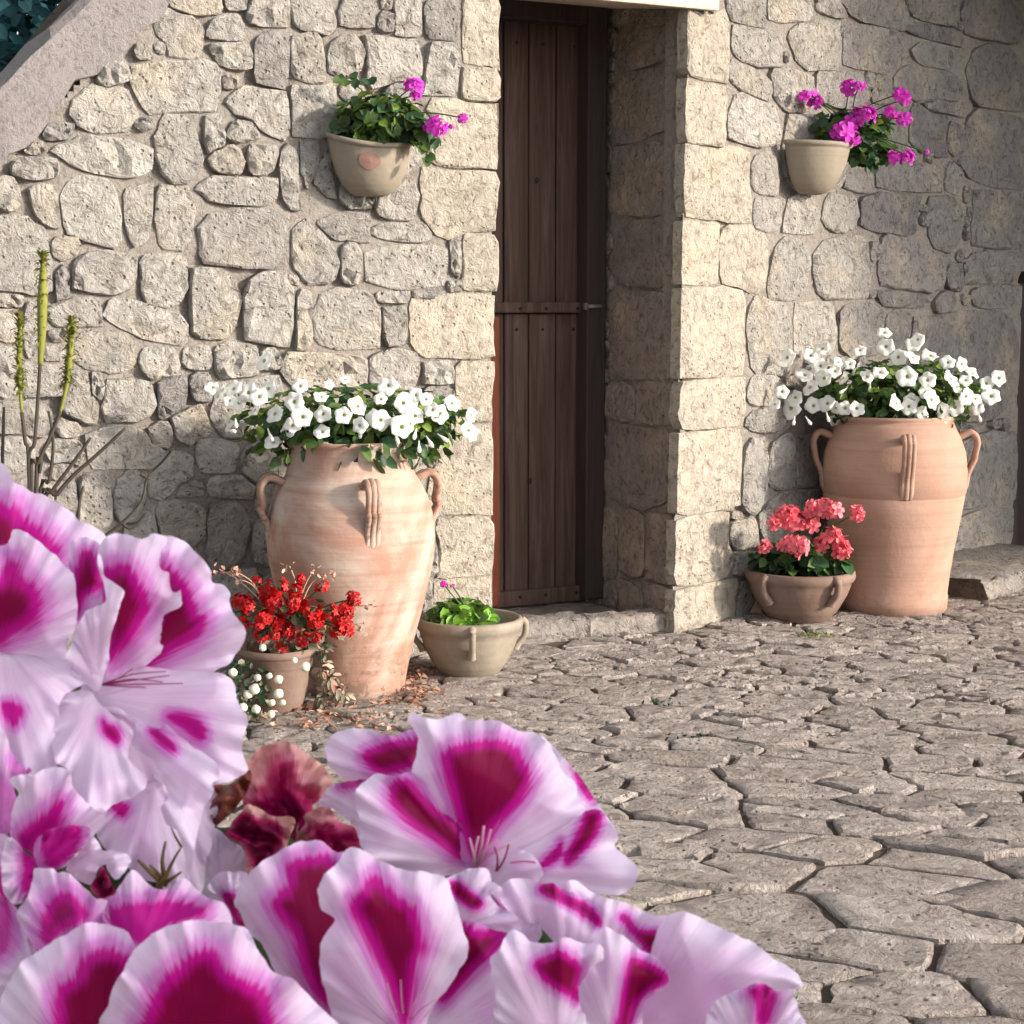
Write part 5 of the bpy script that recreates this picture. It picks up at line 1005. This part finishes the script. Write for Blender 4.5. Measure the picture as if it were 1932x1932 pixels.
petal(Gf, 'F5', [(1345, 1200), (1358, 1060), (1420, 1002), (1550, 942), (1650, 918), (1740, 958), (1820, 955), (1862, 1060), (1910, 1200), (1850, 1350), (1400, 1350)], (1600, 1350), (1640, 950), .402, .394,
      [[(1595, 955), (1700, 935), (1718, 1000), (1690, 1130), (1640, 1140), (1632, 1030)]], fe=14, lim=.4)
# wilted flower between them
Wf = flower(520, 1560, .470, 'withered crimson and brown flower')
petal(Wf, 'F3', [(860, 20), (960, -120), (1080, -190), (1180, -205), (1300, -150), (1420, -60), (1500, 20), (1548, 105), (1480, 200), (1420, 262), (1400, 310), (1450, 500), (1280, 560), (1150, 450), (1000, 380), (880, 300), (860, 150)], (1180, 560), (1160, -150), .478, .482,
      [[(960, 250), (1050, 200), (1100, 120), (1140, 0), (1180, 0), (1230, 120), (1290, 190), (1390, 240), (1390, 400), (1300, 520), (1150, 430), (1000, 330)]], WILT, fe=26, ruf=.006, bulge=.004, frill=2.0)
petal(Wf, 'F3', [(1380, 330), (1500, 288), (1560, 350), (1620, 420), (1720, 452), (1765, 580), (1750, 700), (1600, 720), (1450, 640), (1280, 560), (1280, 420)], (1250, 520), (1700, 500), .474, .472, [[(1400, 480), (1550, 470), (1700, 480), (1750, 650), (1500, 640)]], WILT, fe=20, ruf=.004)
petal(Wf, 'F3', [(740, 500), (790, 410), (850, 330), (900, 270), (970, 298), (1100, 362), (1230, 368), (1258, 440), (1210, 560), (1180, 720), (980, 860), (880, 820), (880, 640), (820, 560)], (1150, 700), (900, 330), .466, .460,
      [[(740, 480), (800, 410), (870, 355), (1000, 400), (1130, 430), (1150, 560), (1000, 760), (940, 700), (880, 570), (780, 530)]], WILT, fe=7, ruf=.004)
petal(Wf, 'F3', [(640, 150), (680, 120), (760, 130), (900, 20), (930, 60), (900, 180), (820, 290), (720, 400), (640, 450), (570, 460), (590, 350), (620, 300)], (600, 430), (880, 80), .466, .468, [[(590, 360), (660, 360), (700, 400), (620, 440)], [(900, 60), (890, 160), (870, 160)]], BROWNP, fe=14, ruf=.004)
q = MB(); Pp = spline([EYE + ray(*T('F3', x, y)) * d for x, y, d in ((640, 380, .468), (560, 500, .464), (530, 640, .462), (520, 760, .462), (490, 900, .464))], 5); q.tube(Pp, np.linspace(7, 5, len(Pp)) * .46 / FPX, 8); q.build('withered_stalk', DRY, Wf, True, origin=Pp[0])
petal(Wf, 'F3', [(560, 520), (660, 450), (760, 540), (880, 620), (900, 820), (800, 1000), (600, 1000), (480, 900), (520, 700)], (700, 900), (700, 480), .476, .474, None, ruf=.004)
petal(Wf, 'F3', [(600, 900), (680, 800), (800, 780), (900, 800), (860, 900), (840, 1100), (900, 1180), (850, 1230), (760, 1100), (700, 980)], (800, 1150), (740, 820), .440, .446, [[(720, 960), (800, 960), (850, 1100), (900, 1180), (850, 1200), (780, 1080)]], fe=7, lim=1.2, ruf=.003)
# spent calyx with sepals, small dark bud, and the leaves below
cal = empty('calyx', EYE + ray(*T('F2', 1220, 1420)) * .440 - PB, plant); cal['label'] = 'brown green spent calyx'
for (x0, y0, x1, y1, r0) in ((1250, 1450, 1040, 1270, 7), (1240, 1440, 1130, 1310, 5), (1250, 1440, 1250, 1130, 6), (1240, 1420, 1370, 1170, 4.5), (1230, 1450, 1370, 1360, 5.5), (1200, 1470, 1290, 1330, 7), (1370, 1170, 1290, 1020, 3)):
    q = MB(); a, c_ = np.array(T('F2', x0, y0)), np.array(T('F2', x1, y1)); mid = (a + c_) / 2 + [RNG.normal(0, 3), RNG.normal(0, 3)]
    Pp = spline([EYE + ray(*a) * .438, EYE + ray(*mid) * .434, EYE + ray(*c_) * .434], 4); q.tube(Pp, np.linspace(r0, r0 * .35, len(Pp)) * .44 / FPX, 7); q.build('sepal', SEPAL, cal, True, origin=Pp[0])
bd = empty('bud', EYE + ray(*T('F2', 780, 1460)) * .412 - PB, plant)
petal(bd, 'F2', [(690, 1440), (740, 1370), (770, 1310), (800, 1370), (850, 1460), (870, 1530), (800, 1570), (720, 1540), (680, 1490)], (780, 1560), (770, 1330), .412, .410, [[(690, 1440), (770, 1320), (860, 1500), (790, 1560)]], WILT, fe=8, lim=2, bulge=.006, ruf=0)
for pts, d in (([(0, 1330), (120, 1350), (240, 1500), (300, 1700), (200, 1860), (0, 1932)], .50), ([(180, 1500), (420, 1560), (560, 1560), (640, 1680), (560, 1850), (260, 1860)], .505), ([(560, 1600), (760, 1620), (960, 1700), (1100, 1760), (1120, 1960), (600, 1960)], .50), ([(1000, 1750), (1200, 1760), (1380, 1850), (1420, 1990), (960, 1990)], .49), ([(0, 1500), (150, 1650), (300, 1850), (300, 2100), (-60, 2100), (-60, 1500)], .46)):
    c_ = np.mean(pts, 0); petal(plant, 'U', pts, tuple(c_ + [0, 120]), tuple(c_ - [0, 120]), d, d + .004, None, GREENP, name='leaf', ruf=.004, step=14)
leaves('lower_foliage', 260, PB + np.array([.0, .06, .60]), (.17, .10, .08), .05, .035, [LEAF, LEAF_D], plant, .8, .1)
q = MB(); q.tube(spline([PB + np.array([0, .02, .30]), PB + np.array([.02, .03, .5]), PB + np.array([0, .03, .68])], 5), .009, 8); q.build('main_stem', STEM, plant, True, origin=PB + np.array([0, 0, .5]))
pp = lathe_thing('planter', (PB[0], PB[1] + .02, 0), [(.01, 0), (.12, 0), (.13, .02), (.165, .30), (.17, .48), (.185, .49), (.187, .53), (.17, .535), (.16, .50), (.01, .50)], TERRA_O, 'terracotta planter below the close pelargonium', 'planter')

# ------------------------------------------------------------------ beyond and behind: the tree past the parapet, the tree that shades the wall end, and a pillar and vine added for shade
def tree(name, base, hgt, blobs, n, L, mats, label):
    root = empty(name, base); tag(root, label, 'tree'); base = np.asarray(base, float)
    t = MB(); t.tube(spline([base, base + [.05, .03, hgt * .3], base + [-.03, .06, hgt * .6], base + [.02, 0, hgt * .85]], 5), np.linspace(.13, .05, 16), 9)
    for (c, r) in blobs:
        c = np.asarray(c, float); t.tube(spline([base + [0, 0, hgt * .42], (base + [0, 0, hgt * .6] + c) / 2, c], 4), np.linspace(.05, .015, 9), 6)
    t.build('trunk', STEM, root, True, origin=base)
    b = MB()
    for (c, r) in blobs:
        for _ in range(int(n * r * r)):
            d = rdir(); p = np.asarray(c) + d * r * RNG.random() ** .3; s = RNG.uniform(.6, 1.4); V, F = leaf_geo(p, d + rdir() * .7, rdir(), L * s, L * .38 * s); b.add(V, F, int(RNG.integers(len(mats))))
    o = b.build('crown', mats, root, True, origin=base + np.array([0, 0, hgt])); o['kind'] = 'stuff'; return root
tb = at_y(20, 60, 8.2)
tree('tree', (tb[0] - .1, 8.2, 0), 3.4, [((tb[0] - .5, 8.3, 2.1), .8), ((tb[0] + .1, 8.1, 2.5), .7), ((tb[0] + .7, 8.2, 2.4), .6), ((tb[0], 8.4, 3.1), .7), ((tb[0] - .8, 8.2, 2.9), .6)], 5200, .075, [LEAF_T], 'dark bluish tree seen past the sloping parapet at top left')
hv = np.array([hs[0], hs[1], 0]); tn = math.tan(R(SUN_EL))
def shade_at(a, z, Ls): return FR.P(a, z) + hv * Ls + np.array([0, 0, Ls * tn])
bl = [(shade_at(2.04, 1.6, 5.2), 1.06), (shade_at(1.85, 2.5, 5.4), 1.0), (shade_at(2.45, .7, 5.2), .85), (shade_at(2.9, 1.7, 5.6), 1.0)]
tc_ = bl[0][0]; tree('tree', (tc_[0] + .5, tc_[1], 0), 3.6, bl, 4200, .09, [LEAF, LEAF_D], 'leafy tree to the right outside the view that shades the end of the wall')
hn = np.array([-hs[1], hs[0], 0])               # across the sun's direction
def shade_block(name, q0, w0, w1, hgt, m, label, cat):
    b = MB(); P = []
    for z in (0, hgt):
        for (q_, w_) in ((q0, w0), (q0, w1), (q0 + .35, w1), (q0 + .35, w0)): P.append(hv * q_ + hn * w_ + np.array([0, 0, z]))
    b.quadbox(P); o = b.build(name, m, None, False, origin=hv * q0 + hn * (w0 + w1) / 2); tag(o, label, cat); return o
shade_block('shade_pillar', 2.5, .02, .80, 1.95, RENDER_WALL, 'plastered pillar added outside the view to shade the close flowers', 'pillar')  # unseen block added to keep direct sun off the foreground flowers
vine = empty('shade_vine', FR.P(wing_s, 0, .3)); tag(vine, 'leafy vine added outside the view to shade the upper right of the wall', 'vine')  # unseen foliage added to cut skylight on the right wall
b = MB(); vb = [((1.75, 3.05, .75), .72), ((2.45, 2.95, 1.1), .75), ((1.35, 3.45, 1.3), .75), ((2.0, 3.3, 1.7), .7)]
for (a_, z_, o_), r_ in vb:
    c_ = FR.P(a_, z_, o_)
    for _ in range(int(3300 * r_ * r_)):
        d = rdir(); V, F = leaf_geo(c_ + d * r_ * RNG.random() ** .33, d + rdir() * .7, rdir(), .09 * RNG.uniform(.6, 1.3), .04 * RNG.uniform(.6, 1.3)); b.add(V, F)
o = b.build('foliage', LEAF_D, vine, True, origin=FR.P(2, 3, 1)); o['kind'] = 'stuff'
b = MB(); b.tube(spline([FR.P(wing_s - .03, 0, .3), FR.P(wing_s - .04, 1.5, .4), FR.P(wing_s - .05, 2.7, .6), FR.P(2.0, 3.2, .9), FR.P(1.4, 3.4, 1.1)], 6), .03, 8); b.build('stem', STEM, vine)
print('DW', DW, 'ZL', ZL, 'hL', hL, 'hR', hR, 'JL', JL, 'JR', JR, 'stones', len(ALL), len(ALLR), len(RVA), 'pave', len(near))
print('jar offsets', (JL - FL.O) @ FL.n, (JR - FR.O) @ FR.n, 'bowls', (BL - FL.O) @ FL.n, (BR - FR.O) @ FR.n, 'sunlat', CORNER)
